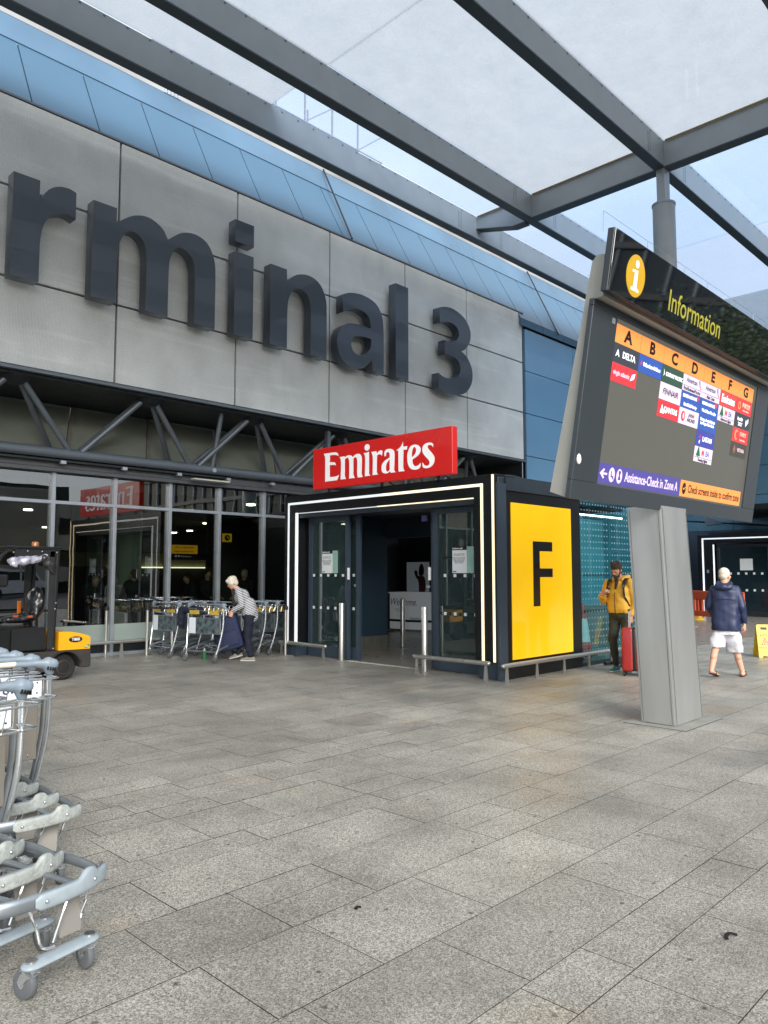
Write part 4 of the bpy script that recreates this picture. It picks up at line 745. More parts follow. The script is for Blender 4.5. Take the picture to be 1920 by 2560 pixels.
rail([(4.6, 14.05), (7.9, 14.05)], [(4.8, 14.05), (7.1, 14.05), (7.75, 14.05)], 'low stainless rail along the foot of the hall windows', .30)
rail([(16.6, 7.0), (17.2, 7.0)], [(17.1, 7.0)], 'end of a low rail just visible right of the totem pedestal', .42)
def stanchion(x, y, lab, rz=0):
    t = thing('queue_post', lab, 'queue barrier post', (x, y, .004), rz, 'belt barrier posts outside the hall windows')
    MB().lathe([(0, 0), (.17, 0), (.175, .012), (.14, .022), (.04, .03), (0, .03)], (0, 0, 0), 28).build('base', MATS.get('worn_base_plate'), t, True)
    MB().cyl((0, 0, .02), (0, 0, .90), .030, n=20).build('post', stainless, t, True); MB().cyl((0, 0, .90), (0, 0, .98), .038, n=20).box(-.05, -.012, .915, .05, .012, .965).build('belt_head', black_plastic, t, True); return t
stanchion(6.80, 14.10, 'belt barrier post nearest the second window mullion'); stanchion(7.45, 13.72, 'belt barrier post leading the belt beside the trolleys'); stanchion(5.75, 14.1, 'belt barrier post rising behind the yellow engine cover'); stanchion(7.75, 13.3, 'belt barrier post touching the leftmost window trolley'); stanchion(4.0, 14.1, 'dark belt barrier post seen through the tractor cab'); stanchion(9.36, 11.83, 'belt barrier post at the left corner of the porch')
o = MB().box(4.0, 14.097, .92, 5.75, 14.101, .965).build('barrier_belt', black_plastic); tag(o, 'black belt stretched between the posts behind the tractor cab', 'belt')
o = MB().poly([(7.45, 13.72, .925), (7.75, 13.3, .925), (7.75, 13.3, .965), (7.45, 13.72, .965)], (.002, .001, 0)).build('barrier_belt', black_plastic); tag(o, 'short black belt joining two posts beside the trolleys', 'belt')
# ---------------- items inside and behind glass ----------------
D = thing('welcome_desk', 'pale two-panel desk with handwritten welcome text inside the dark doorway', 'desk', (15.55, 14.0, 0)); DL = Vector((-15.55, -14.0, 0))
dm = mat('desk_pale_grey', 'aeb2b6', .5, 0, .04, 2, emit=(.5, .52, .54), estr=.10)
def dp_(mb, n, m, par=None):
    o = mb.build(n, m, par or D)
    if par is None: o.location = DL
    return o
a = dp_(MB().poly([(15.3, 14.02, .10), (15.3, 14.72, .10), (15.9, 14.72, .1), (15.9, 13.4, .1), (15.55, 13.4, .1)], (0, 0, .97)), 'desk_body', dm)
dp_(MB().poly([(15.27, 14.02, 1.071), (15.27, 14.76, 1.071), (15.95, 14.76, 1.071), (15.95, 13.36, 1.071), (15.53, 13.36, 1.071)], (0, 0, .025)), 'desk_top', dm)
dp_(MB().poly([(15.285, 14.02, .30), (15.285, 14.735, .30), (15.92, 14.735, .3), (15.92, 13.37, .3), (15.535, 13.37, .3)], (0, 0, .06)), 'desk_band', black_plastic)
text('desk_text', 'Welcome.', .27, FX(15.296, 14.22, .83), mat('ink_blue', '20264e', .5), a, .001, -.001, shear=.35, sx=.9); text('desk_text', 'we are here to help\nplease ask us', .05, FX(15.296, 14.35, .62), mat('print_grey', '4a4c50', .6), a, .001)
text('desk_text', 'Heathrow', .1, frame((15.40, 13.80, .22+.18), Vector((.25, -.62, 0)), (0, 0, 1)) @ Matrix.Translation((.0, 0, .02)), MATS['ink_blue'], a, .001)
P_ = thing('guard_poster', 'backlit poster of a saluting guardsman in a bearskin hat behind the welcome desk', 'poster', (15.98, 14.3, 1.1)); PL = Vector((-15.98, -14.3, -1.1))
o = MB().box(15.99, 13.90, 1.10, 16.03, 14.72, 1.93, .004).build('poster_board', mat('poster_grey_blue', '5c666e', .5, 0, .1, 2, emit=(.2, .23, .25), estr=.12), P_); o.location = PL
gd = lambda pts, m, n: setattr(shape(n, [spline(pts, 4)], .002, FX(15.988, 0, 0), m, P_), 'location', PL)
gd([(-14.25+.0, 1.10, 1), (-14.27, 1.4, 0), (-14.36, 1.50, 0), (-14.42, 1.66, 0), (-14.36, 1.70, 0), (-14.3, 1.66, 0), (-14.30, 1.58, 0), (-14.24, 1.54, 0), (-14.1, 1.55, 0), (-14.02, 1.45, 0), (-14.0, 1.2, 0), (-14.03, 1.10, 1)], mat('guard_tunic', '431a1e', .7), 'guard_tunic')
gd([(-14.24, 1.56, 0), (-14.25, 1.72, 0), (-14.2, 1.86, 0), (-14.12, 1.87, 0), (-14.06, 1.75, 0), (-14.08, 1.58, 0)], mat('bearskin_black', '0b0b0c', .9), 'guard_hat')
HS = thing('hanging_sign', 'amber hanging sign to departures inside the hall', 'sign', (10.8, 18, 2.24)); HL = Vector((-10.8, -18, -2.24))
o = MB().box(10.38, 17.98, 2.14, 11.19, 18.03, 2.37).build('sign_plate', mat('amber_sign', 'c98a10', .4, 0, .03, emit=(.75, .36, .01), estr=.22), HS); o.location = HL
o2 = text('sign_text', 'Lifts to departures', .075, FY(10.78, 17.978, 2.31), black, o, .001, .001); text('sign_text', 'Departures Fast track', .065, FY(10.78, 17.978, 2.2), black, o, .001, .001)
o = MB().box(10.38, 17.98, 1.98, 11.9, 18.03, 2.139).build('sign_plate', black_plastic, HS); o.location = HL; text('sign_text', '● ● Assistance', .075, FY(10.75, 17.978, 2.07), mat('sign_grey_text', '9a9a95', .5, emit=(.4, .4, .38), estr=.2), o, .001)
o = MB().cyl((10.5, 18.0, 2.37), (10.5, 18.0, 3.3), .01).cyl((11.7, 18.0, 2.1), (11.7, 18.0, 3.3), .01).build('hanger', dark_grey, HS); o.location = HL
AS_ = MB().box(12.35, 18.53, 2.52, 12.66, 18.56, 2.76, .003).build('access_sign', mat('amber_access_sign', 'd09a14', .4, emit=(.75, .45, .02), estr=.22)); tag(AS_, 'small square amber sign with a round wheelchair symbol on the inner wall', 'sign')
shape('symbol', [[(12.505+.09*cos(a*pi/12), 2.64+.09*sin(a*pi/12)) for a in range(24)]], .002, FY(0, 18.528, 0), black_plastic, AS_)
shape('symbol', [[(12.49, 2.70), (12.505, 2.70), (12.505, 2.655), (12.54, 2.655), (12.555, 2.60), (12.54, 2.595), (12.52, 2.635), (12.488, 2.635)]], .002, FY(0, 18.525, 0), MATS['amber_access_sign'], AS_)
# cone, flower bin and round board in the lobby behind dotted glass
cn = thing('traffic_cone', 'tall red and white traffic cone behind the dotted lobby glass', 'cone', (13.45, 7.7, .012))
MB().box(-.2, -.2, 0, .2, .2, .04, .01).build('cone_base', black_plastic, cn); MB().lathe([(.165, .04), (.14, .27), (.14, .27)], n=20).build('cone_band', mat('cone_red', 'c23a2e', .5), cn, True); MB().lathe([(.14, .272), (.085, .72)], n=20).build('cone_band', mat('cone_white', 'd5d8d2', .5), cn, True); MB().lathe([(.085, .722), (.03, 1.0), (0, 1.0)], n=20).build('cone_band', MATS['cone_red'], cn, True)
rb = thing('round_notice_board', 'black round board on a stand behind the dotted lobby glass', 'board', (12.75, 7.5, .012))
MB().cyl((0, -.02, 1.22), (0, .02, 1.22), .26, n=32).build('disc', black_plastic, rb, True); MB().cyl((0, 0, 0), (0, 0, .96), .025).cyl((0, 0, 0), (0, 0, .02), .2, n=24).build('stand', dark_grey, rb); text('disc_text', 'caffè', .16, FY(0, -.022, 1.25), mat('print_grey', '4a4c50', .6), rb, .001)
bn = thing('clear_bin', 'open frame bin with a clear sack of rubbish behind the dotted lobby glass', 'bin', (12.35, 7.35, .012))
for k in (0, 1): MB().cyl((.45*k-.1, 0, .05), (.45*k-.15, .25, .9), .02).build('frame_leg', alu, bn)
MB().box(-.35, -.05, .86, .6, .3, .90, .01).build('lid', black_plastic, bn); remesh('clear_sack', [ell((.1, .1, .5), .24, .14, .38), ell((.12, .1, .18), .3, .16, .18)], .02, mat('cloudy_sack', '9fb0ac', .3, 0, .3, 6), bn, disp=.03, dscale=14)
# ---------------- far porch and things to the right ----------------
B2 = thing('far_porch', 'farther black porch with white edge strips and closed dark glass doors', 'entrance', (29.5, 8.5, 0)); BL_ = Vector((-29.5, -8.5, 0))
def b2(mb, n, m, par=None):
    o = mb.build(n, m, par or B2)
    if par is None: o.location = BL_
    return o
b2(MB().box(29.5, 11.3, 0, 29.9, 11.87, 2.75).box(29.5, 5.0, 2.75, 29.9, 11.87, 3.06).box(29.5, 5.0, 0, 29.9, 5.4, 2.75), 'portal_frame', black)
b2(MB().box(29.7, 5, 3.061, 32, 11.5, 3.18), 'roof', dark_grey)
wst = emis('white_led_strip', (.86, .9, .95), .42)
b2(MB().box(29.485, 5.1, 2.90, 29.499, 11.70, 2.95), 'light_strip', wst); b2(MB().box(29.485, 11.64, 0.1, 29.499, 11.70, 2.899), 'light_strip', wst); b2(MB().box(29.49, 11.24, .1, 29.51, 11.29, 2.7), 'light_strip', wst); b2(MB().box(29.47, 5.0, 2.90, 29.484, 5.04, 2.95), 'light_strip', wst)
for (a, b_) in ((5.4, 7.2), (7.25, 9.3), (9.35, 11.25)):
    o = b2(MB().box(29.75, a, .03, 29.8, a+.09, 2.7).box(29.75, b_-.09, .03, 29.8, b_, 2.7).box(29.75, a+.09, 2.6, 29.8, b_-.09, 2.7).box(29.75, a+.09, .03, 29.8, b_-.09, .2), 'door', dark_grey); MB().box(29.77, a+.09, .2, 29.78, b_-.09, 2.6).build('door_glass', mat('dark_teal_door_glass', '122228', .06, 0, .1, .5, coat=.5), o)
    mk = MB(); y_ = a+.25
    while y_ < b_-.2:
        for z_ in (.98, 1.6): mk.box(29.762, y_, z_-.04, 29.769, y_+.08, z_+.04)
        y_ += .28
    mk.build('safety_marker', MATS['frosted_marker'], o)
o = b2(MB().box(29.735, 9.95, 1.72, 29.748, 10.4, 2.15), 'notice', MATS['notice_paper']); b2(MB().box(29.735, 7.55, 1.5, 29.748, 7.95, 1.68), 'notice', MATS['notice_paper'])
b2(MB().box(29.488, 11.46, 1.62, 29.499, 11.54, 1.74), 'call_button', alu)
hb = thing('side_canopy', 'flat black canopy with a round lamp over the far doors', 'canopy', (29, 7, 3.9)); o = MB().box(-1.6, -4, -.08, 3, 3.9, .08).build('canopy_slab', black, hb); MB().cyl((-.6, .55, -.13), (-.6, .55, -.081), .28, n=24).build('lamp', emis('round_lamp', (1, .95, .85), 5), hb)
fl = thing('wall_floodlight', 'small dark wedge floodlight on a tube along the far blue wall', 'floodlight', (30, 11.4, 3.65)); MB().poly([(-.1, .35, .25), (-.1, -.35, -.15), (-.1, .3, -.2)], (.25, 0, 0)).build('lamp_head', steel_grey, fl); MB().cyl((.1, 1.6, .08), (.1, -2.0, -.28), .035).build('tube', black, fl)
ns = MB().box(31.3, 13.32, 2.46, 31.7, 13.335, 3.1).build('no_smoking_sign', white_paint); tag(ns, 'narrow white and red no smoking sign on the far dark wall', 'sign')
MB().box(31.3, 13.314, 2.46, 31.7, 13.319, 2.72).build('red_band', mat('sign_red', 'c22a2a', .5), ns); shape('symbol', [[(31.5+.16*cos(a*pi/12), 2.92+.14*sin(a*pi/12)) for a in range(24)], [(31.5+.12*cos(a*pi/12), 2.92+.10*sin(a*pi/12)) for a in range(24)]], .003, FY(0, 13.319, 0), MATS['sign_red'], ns)
cc = thing('security_camera', 'small black and white wall camera on the teal wall at the right edge', 'camera', (31.9, 8.0, 5.1)); MB().sph((-.15, 0, 0), .12, n=12).build('dome', black_plastic, cc); MB().box(-.2, -.06, .08, .08, .06, .2).build('bracket', white_paint, cc)
# plastic barrier
br = thing('plastic_barrier', 'orange slatted plastic pedestrian barrier with red and white boards', 'barrier', (25.6, 9.7, 0), math.atan2(-2.15, -1.4)+pi)
om = mat('barrier_orange', 'd9562c', .45, 0, .08, 2)
o = MB().box(-1.3, -.03, .16, 1.3, .03, .34, .012).box(-1.3, -.03, .72, 1.3, .03, 1.02, .02).box(-1.3, -.03, .34, -1.2, .03, .72).box(1.2, -.03, .34, 1.3, .03, .72).build('barrier_frame', om, br)
for k in range(11): MB().box(-1.07+k*.208, -.018, .34, -.98+k*.208, .018, .72, .004).build('slat', om, br)
for k in range(4): MB().box(-1.2+k*.6, -.036, .80, -.62+k*.6, -.031, .96).build('board', mat('board_red', 'c02c28', .4) if k % 2 == 0 else mat('board_white', 'd6d9d2', .4), br)
for s_ in (-1, 1): MB().poly([(s_*1.05, -.3, 0), (s_*1.05, .3, 0), (s_*1.05, .1, .16), (s_*1.05, -.1, .16)], (.1, 0, 0)).build('foot', mat('barrier_yellow_foot', 'c9a020', .5) if s_ > 0 else dark_grey, br)
# wet floor sign
wf = thing('wet_floor_sign', 'yellow folding wet floor sign at the right edge', 'caution sign', (15.75, 5.13, .004), R(-48)); wy = mat('caution_yellow', 'd8b616', .4, 0, .04, 3)
for s_, nm in ((-1, 'front'), (1, 'back')):
    M_ = Matrix.Translation((0, s_*.13, 0)) @ Matrix.Rotation(R(12*s_), 4, 'X') @ (frame((0, 0, 0), (1, 0, 0), (0, 0, 1)) if s_ < 0 else frame((0, 0, 0), (-1, 0, 0), (0, 0, 1)))
    o = shape('sign_leaf', [spline([(-.15, 0, 1), (-.135, .60, 1), (-.12, .625, 0), (-.1, .63, 1), (.1, .63, 1), (.12, .625, 0), (.135, .60, 1), (.15, 0, 1), (.08, 0, 1), (.07, .03, 1), (-.07, .03, 1), (-.08, 0, 1)], 3), [(-.06, .53), (.06, .53), (.06, .58), (-.06, .58)]], .012, M_, wy, wf)
    if s_ < 0:
        k_ = mat('caution_black_print', '3a3414', .5); text('sign_text', 'CAUTION', .055, M_ @ Matrix.Translation((0, .42, .013)), k_, o, .001, .001, sx=1.1); text('sign_text', 'WET FLOOR', .045, M_ @ Matrix.Translation((0, .18, .013)), k_, o, .001, .001, sx=1.1); text('sign_text', '///\n===', .04, M_ @ Matrix.Translation((0, .475, .013)), k_, o, .001)
        rr_ = mat('caution_red', 'd8432c', .4); shape('warning_triangle', [[(-.085, .235), (.085, .235), (0, .385)], [(-.055, .253), (.055, .253), (0, .352)]], .002, M_ @ Matrix.Translation((0, 0, .013)), rr_, o); shape('warning_figure', [[(-.03, .26), (-.01, .29), (-.02, .32), (.0, .325), (.01, .295), (.04, .28), (.03, .27), (.0, .28), (-.01, .258)]], .002, M_ @ Matrix.Translation((0, 0, .013)), rr_, o)
# black frame stand lying beside the lobby glass
fs = thing('folded_stand', 'low black wheeled stand frame lying on the paving by the lobby glass', 'stand', (12.75, 6.35, .004), R(-8)); t_ = MB()
t_.cyl((-.55, -.12, .045), (.6, -.12, .045), .03).cyl((-.5, .2, .045), (.6, .2, .045), .03).cyl((-.35, -.12, .05), (-.35, .2, .05), .025).cyl((.3, -.12, .06), (.1, .2, .06), .02).sph((-.56, -.12, .045), .038); t_.build('frame_tubes', black_plastic, fs, True)
# small litter
for i, (x, y, lab) in enumerate([(3.555, 1.36, 'curved black strip of rubber lying on the paving at the lower right'), (2.62, 2.75, 'small black bent scrap lying on the paving in the foreground')]):
    o = MB().tube([(0, 0, .004), (.03, .012, .006), (.06, .008, .008), (.07, -.02, .005)] if i == 0 else [(0, 0, .004), (.018, .01, .006), (.035, 0, .004)], .0045, 6, 4, flat=(2.2, .7)).build('litter_scrap', black_plastic, None, True); o.location = (x, y, .006); tag(o, lab, 'litter')
bt = thing('drink_bottle', 'small green and white bottle standing under a window trolley', 'bottle', (8.0, 12.55, .004)); MB().lathe([(0, 0), (.035, 0), (.035, .13), (.034, .13)], n=14).build('label_band', mat('bottle_green', '1f7a45', .4), bt, True); MB().lathe([(.034, .131), (.012, .19), (.012, .21), (0, .21)], n=14).build('bottle_neck', mat('bottle_white', 'd8dcd8', .3), bt, True)
# ---------------- luggage trolleys ----------------
grip_m = mat('trolley_grey_blue_plastic', '78848e', .42, 0, .06, 14, rvar=.08); cream_m = mat('worn_cream_grip', 'cbc5b5', .55, 0, .12, 14); pale_m = mat('pale_bumper_plastic', '8e989d', .45, 0, .10, 16, rvar=.1); worn_m = mat('scuffed_bumper_plastic', '9a9e99', .7, 0, .25, 25, bump=.5, bscale=60)
tube_m = mat('trolley_steel_tube', 'c9cdcf', .25, .85, .08, 6); dtube = mat('trolley_dull_rail', '8c9297', .4, .7, .12, 8)
tan_m = mat('scratched_panel_taupe', '8b857b', .38, .45, .06, 2.5, rvar=.1); wplate = mat('white_name_plate', 'dde3e6', .35, 0, .03, 5); photo_m = mat('advert_picture', '4f5a5e', .35, 0, .9, 11, detail=2)
yplate = mat('yellow_rate_tag', 'c2a23a', .45, 0, .3, 25, detail=2); purple_m = mat('purple_print', '3d2a70', .5)
V3 = Vector
def trolley(name, lab, kind, group):
    """local frame: nose at y=0 pointing -y, handle at y=.96, half width .46"""
    t = thing(name, lab, 'luggage trolley', (0, 0, 0), 0, group)
    near = kind != 'window'
    hw = .43
    # handle with flared grips
    h = MB(); h.tube([(-.22, .955, 1.045), (0, .955, 1.045), (.22, .955, 1.045)], .017, 12); h.build('handle_bar', cream_m if near else tube_m, t, True)
    for s_ in (-1, 1):
        remesh('grip', [cap((s_*.22, .955, 1.043), (s_*.35, .95, 1.040), .019, .022), cap((s_*.34, .95, 1.04), (s_*.445, .935, 1.03), .023, .037, .9, 1.1), cap((s_*.42, .945, 1.035), (s_*.435, .955, .985), .044, .030)], .006 if near else .012, grip_m, t, 4)
        if near:
            g_ = MB()
            for k in range(4): g_.box(s_*.43-.028+k*.016, .925-.02, 1.0-.004*k, s_*.43-.020+k*.016, .925+.06, 1.022-.004*k)
            g_.build('grip_slot', black_plastic, t)
    # posts
    for s_ in (-1, 1):
        pts = [(s_*.435, .955, 1.0), (s_*.435, .955, .78), (s_*.43, .965, .60), (s_*.41, 1.0, .40), (s_*.385, 1.035, .24), (s_*.365, 1.06, .15)]
        MB().tube(pts, .0165, 12, 4, flat=(1, 1.25)).build('post', tube_m, t, True)
        if near: MB().tube([(s_*.41, .985, .80), (s_*.405, .99, .60), (s_*.385, 1.02, .40), (s_*.36, 1.05, .22)], .011, 8, 3, flat=(.6, 2.2)).build('post_fin', dtube, t, True)
    # basket wires
    w = MB(); wr_ = .0048
    def lp(z, y0, y1, hx): return [(-hx, y1, z), (-hx-.02, y0+.05, z), (-hx+.05, y0, z), (0, y0-.004, z), (hx-.05, y0, z), (hx+.02, y0+.05, z), (hx, y1, z)]
    w.tube(lp(.965, .74, .95, .40), wr_*1.25, 6, 2); w.tube(lp(.84, .78, .95, .41), wr_*1.25, 6, 2)
    w.tube([(-.40, .99, .955), (-.2, 1.0, .955), (-.17, 1.0, .925), (.17, 1.0, .925), (.2, 1.0, .955), (.40, .99, .955)], wr_*1.2, 6)
    for k in range(7): xx = -.33+.11*k; w.tube([(xx, .745, .965), (xx, .78, .84), (xx, .95, .835)], wr_*.7, 5)
    w.build('basket', chrome if near else tube_m, t, True)
    # advert panel between the posts
    if near:
        a = MB().box(-.40, .985, .825, .40, .993, .935, .002).build('name_plate', wplate, t); MB().tube([(-.405, .98, .822), (.405, .98, .822), (.41, .98, .938), (-.41, .98, .938)], .006, 6, 0, True).build('plate_rim', chrome, a, True)
        b_ = MB().box(-.385, .995, .43, .385, 1.003, .815, .003).build('panel', tan_m, t); sc = MB()
        for (x, z) in ((-.35, .79), (.35, .79), (-.33, .46), (.33, .46)): sc.sph((x, 1.0, z), .008, .004 if 0 else .01, .008, 8)
        sc.build('screw', chrome, b_, True)
        sc = MB()
        for (x, z) in ((-.37, .85), (.37, .85), (-.37, .915), (.37, .915)): sc.sph((x, .984, z), .006, n=8)
        sc.build('screw', dark_grey, a, True)
    else:
        a = MB().box(-.40, .985, .50, .40, .993, .80, .002).build('panel', MATS['trolley_dull_rail'], t)
        MB().box(-.36, .994, .52, .20, .998, .78).build('picture', photo_m, a); MB().box(.215, .994, .505, .37, .999, .795).build('white_strip', wplate, a)
        MB().box(-.36, .978, .52, .20, .984, .78).build('picture', photo_m, a); MB().box(-.38, .978, .505, -.22, .983, .795).build('white_strip', wplate, a)
        q = MB(); q.box(-.36, 1.0, .86, -.12, 1.006, .93).build('yellow_tag', yplate, t); MB().box(.12, 1.0, .86, .36, 1.006, .93).build('yellow_tag', yplate, t)
    # platform rails rising slightly to the nose
    for s_ in (-1, 1):
        MB().tube([(s_*.23, .07, .345), (s_*.27, .3, .335), (s_*.34, .8, .26), (s_*.37, 1.05, .20)], .016, 8, 3, flat=(.7, 1.4)).build('side_rail', dtube, t, True)
        MB().tube([(s_*.12, .06, .33), (s_*.14, .5, .30), (s_*.17, 1.0, .21)], .014, 8, 3, flat=(1.3, .7)).build('inner_rail', dtube, t, True)
    MB().cyl((-.37, 1.05, .19), (.37, 1.05, .19), .018, n=10).build('rear_axle_bar', dtube, t, True); MB().box(-.30, .62, .255, .30, .68, .275, .004).build('cross_bar', tube_m, t)
    # nose: profile bar and plastic bumper with hump
    arcp = [(.265*sin(R(a)), .10-.10*cos(R(a)*.98), .345) for a in range(-80, 81, 16)]
    MB().tube(arcp, .024, 10, 2, flat=(.5, 1.25)).build('nose_bar', dtube, t, True)
    bm_ = bmesh.new(); rg = []; aa_ = [-24+4*k for k in range(25)]; nseg = 16
    for a0 in aa_:
        c_ = V3((.272*sin(R(a0)), .10-.112*cos(R(a0)*.98), .342)); o_ = V3((sin(R(a0)), -cos(R(a0)), 0)); edge = min(1, (a0-aa_[0]+1.5)/6, (aa_[-1]-a0+1.5)/6)**.5
        hump = .030*math.exp(-((a0-30)/9)**4); hh = .031*edge; th = .014*edge
        rg.append([bm_.verts.new(c_+o_*th*math.copysign(abs(cos(w))**.6, cos(w))+V3((0, 0, hh*math.copysign(abs(sin(w))**.7, sin(w))+(hump if sin(w) > .3 else 0)))) for w in [2*pi*(q_+.5)/nseg for q_ in range(nseg)]])
    for A_, B_ in zip(rg, rg[1:]):
        for q_ in range(nseg): bm_.faces.new((A_[q_], A_[(q_+1) % nseg], B_[(q_+1) % nseg], B_[q_]))
    bm_.faces.new(rg[0][::-1]); bm_.faces.new(rg[-1]); bmesh.ops.recalc_face_normals(bm_, faces=bm_.faces[:])
    MB().add(bm_).build('bumper', pale_m if kind in ('front', 'window') else worn_m, t, True, ang=60)
    if near: MB().sph((.275*sin(R(35)), .095-.125*cos(R(35)), .35), .008, n=8).sph((.275*sin(R(-16)), .095-.125*cos(R(-16)), .345), .008, n=8).build('screw', chrome, t, True)
    # bracket, rods and castor bar
    bk_ = MB().poly([(.02, .02, .16), (.115, .015, .16), (.165, .10, .315), (.06, .11, .325)], (.0, .006, .0)); bk_.build('nose_bracket', tan_m, t)
    MB().tube([(-.01, .02, .155), (.05, .02, .30), (.085, .03, .325), (.15, .03, .325), (.165, .04, .30), (.12, .04, .17), (.09, .04, .158)], .006, 7, 3).build('rod', chrome, t, True)
    MB().tube([(-.12, .03, .32), (-.09, .015, .24), (-.075, .0, .165), (-.03, -.02, .158)], .0065, 7, 3).build('rod', chrome, t, True)
    remesh('castor_bar', [cap((-.13, -.02, .128), (.13, -.02, .128), .042, .042, 1, .36, (0, 1, 0))], .006 if near else .014, pale_m, t, 3)
    if near: MB().cyl((-.13, -.02, .141), (-.13, -.02, .148), .022, n=16).cyl((.13, -.02, .141), (.13, -.02, .148), .022, n=16).build('rivet', chrome, t, True)
    def wheel(x, y, zr=.056, up=.10, w_=.032, ang=0):
        Mx = Matrix.Translation((x, y, 0)) @ Matrix.Rotation(ang, 4, 'Z')
        f_ = MB(); b1_ = bmesh.new(); 
        f_.tube([Mx @ Vector((0, .0, up+.012)), Mx @ Vector((0, .012, up))], .03, 12)
        for s_ in (-1, 1): f_.poly([Mx @ Vector((s_*.02, -.025, up)), Mx @ Vector((s_*.02, .032, up)), Mx @ Vector((s_*.02, .050, zr+.01)), Mx @ Vector((s_*.02, .034, zr-.01)), Mx @ Vector((s_*.02, .0, zr+.028))], Mx.to_3x3() @ Vector((s_*.003, 0, 0)))
        f_.tube([Mx @ Vector((0, -.03, zr+.055)), Mx @ Vector((0, .0, zr+.067)), Mx @ Vector((0, .04, zr+.052))], .02, 8, 3, flat=(1.15, .3))
        fo_ = f_.build('castor_fork', tube_m, t, False)
        prof_ = [(.012, -w_/2), (zr-.012, -w_/2), (zr-.004, -w_*.42), (zr, -w_*.2), (zr, w_*.2), (zr-.004, w_*.42), (zr-.012, w_/2), (.012, w_/2)]
        MB().lathe(prof_, (0, 0, 0), 28, Mx @ Matrix.Translation((0, .03, zr)) @ Matrix.Rotation(pi/2, 4, 'Y')).build('wheel', grey_rubber, fo_, True)
        MB().cyl(Mx @ Vector((-.021, .03, zr)), Mx @ Vector((.021, .03, zr)), .012, n=12).build('hub', tube_m, fo_, True)
    wheel(-.13, -.02, ang=.1); wheel(.13, -.02, ang=-.15)
    wheel(-.36, 1.06, .06, .125, .034, .1); wheel(.36, 1.06, .06, .125, .034, -.05)
    return t
GA = 'luggage trolleys nested in the two rows at the left edge'
tf = trolley('luggage_trolley', 'nearest trolley with the clean pale nose bumper and small purple-grey name plate', 'front', GA)
tf.location = (1.345, 3.12, .004); tf.rotation_euler = (0, 0, R(13))
pl_ = [o for o in tf.children if o.name.startswith('name_plate')][0]
text('plate_text', 'Heathrow', .034, frame((.27, .9845, .888), (1, 0, 0), (0, 0, 1)), mat('slate_print', '41454d', .5), pl_, .001, .001); text('plate_text', 'REWARDS', .018, frame((.30, .9845, .862), (1, 0, 0), (0, 0, 1)), mat('grey_print', '8a9096', .5), pl_, .001)
tw = trolley('luggage_trolley', 'second trolley of the nearest row, with a scuffed whitish bumper', 'worn', GA)
a = R(13); bx, by_ = 1.345, 3.12
tw.location = (bx-sin(a)*.29, by_+cos(a)*.29, .004); tw.rotation_euler = (0, 0, a)
for k, lab in ((2, 'third trolley of the nearest row, its scuffed bumper tip cut by the left edge'), (3, 'fourth trolley of the nearest row, almost hidden at the left edge')):
    dup(tw, (bx-sin(a)*.29*k, by_+cos(a)*.29*k, .004), a, lab)
r2 = (1.62, 4.08)
tr_ = dup(tw, (r2[0], r2[1], .004), R(0), 'frontmost trolley of the farther row, grey flared handle end nearest the tractor wheel')
p2 = [o for o in tr_.children if o.name.startswith('name_plate')][0]
text('plate_text', 'Heathrow', .075, frame((.10, .9845, .883), (1, 0, 0), (0, 0, 1)), purple_m, p2, .001, .002)
for k, lab in ((1, 'second trolley of the farther row, behind its frontmost one'), (2, 'third trolley of the farther row, its handle end left of the second'), (3, 'fourth trolley of the farther row, its handle end near the left edge'), (4, 'fifth and last trolley of the farther row, at the left edge')):
    c = dup(tw if k > 1 else tr_, (r2[0]+.006*k, r2[1]+.305*k, .004), R(0), lab)
GB = 'luggage trolleys parked by the hall windows'
tb = trolley('luggage_trolley', 'window trolley with a dark blue coat in its basket, nearest the woman', 'window', GB)
# heading +x : nose towards the porch
def put(o, ax, ay, rz):  # rear axle centre, heading angle of nose
    d = Vector((cos(rz), sin(rz))); o.location = (ax+d.x*1.06, ay+d.y*1.06, .004); o.rotation_euler = (0, 0, rz+pi/2)
put(tb, 7.72, 12.22, R(14))
for (ax, ay, rz, lab) in ((7.93, 13.55, R(4), 'leftmost window trolley of the back row, beside the belt post'), (8.22, 13.57, R(4), 'second window trolley of the back row, nested into the leftmost'), (8.51, 13.59, R(4), 'third window trolley of the back row, behind the coat trolley'), (7.64, 13.53, R(4), 'window trolley half hidden behind the belt posts'), (9.02, 12.62, R(3), 'window trolley right behind the woman, first of the row by the porch'), (9.33, 12.64, R(3), 'second trolley of the row by the porch, half hidden by it'), (9.64, 12.66, R(3), 'last trolley of the row by the porch, almost hidden behind it'), (8.55, 12.72, R(6), 'trolley whose handle shows left of the woman in front of the window')):
    put(dup(tb, None, None, lab), ax, ay, rz)
coat = remesh('folded_coat', [cap((0, -.32, .0), (0, .05, .0), .07, .08, 1.4, .9), cap((.04, -.30, .0), (.04, -.34, -.26), .06, .07, 1.1, .8), cap((-.03, -.1, .02), (-.02, .12, -.05), .07, .06), ell((.02, -.36, -.08), .07, .06, .14)], .018, mat('navy_wool', '171c2e', .85, 0, .1, 10), None, 4, .02, 12); coat.location = (7.80, 12.55, .93); coat.rotation_euler = (0, 0, R(14)+pi); tag(coat, 'dark navy coat draped over the basket of the trolley nearest the woman', 'coat')
bg_ = remesh('black_bag', [ell((0, 0, .22), .16, .11, .16), ell((0, 0, .12), .17, .12, .1)], .02, mat('black_bag_fabric', '151517', .8), None, 4, .015, 12); bg_.location = (8.35, 12.45, .22); tag(bg_, 'black soft bag resting on the trolley beside the woman', 'bag')
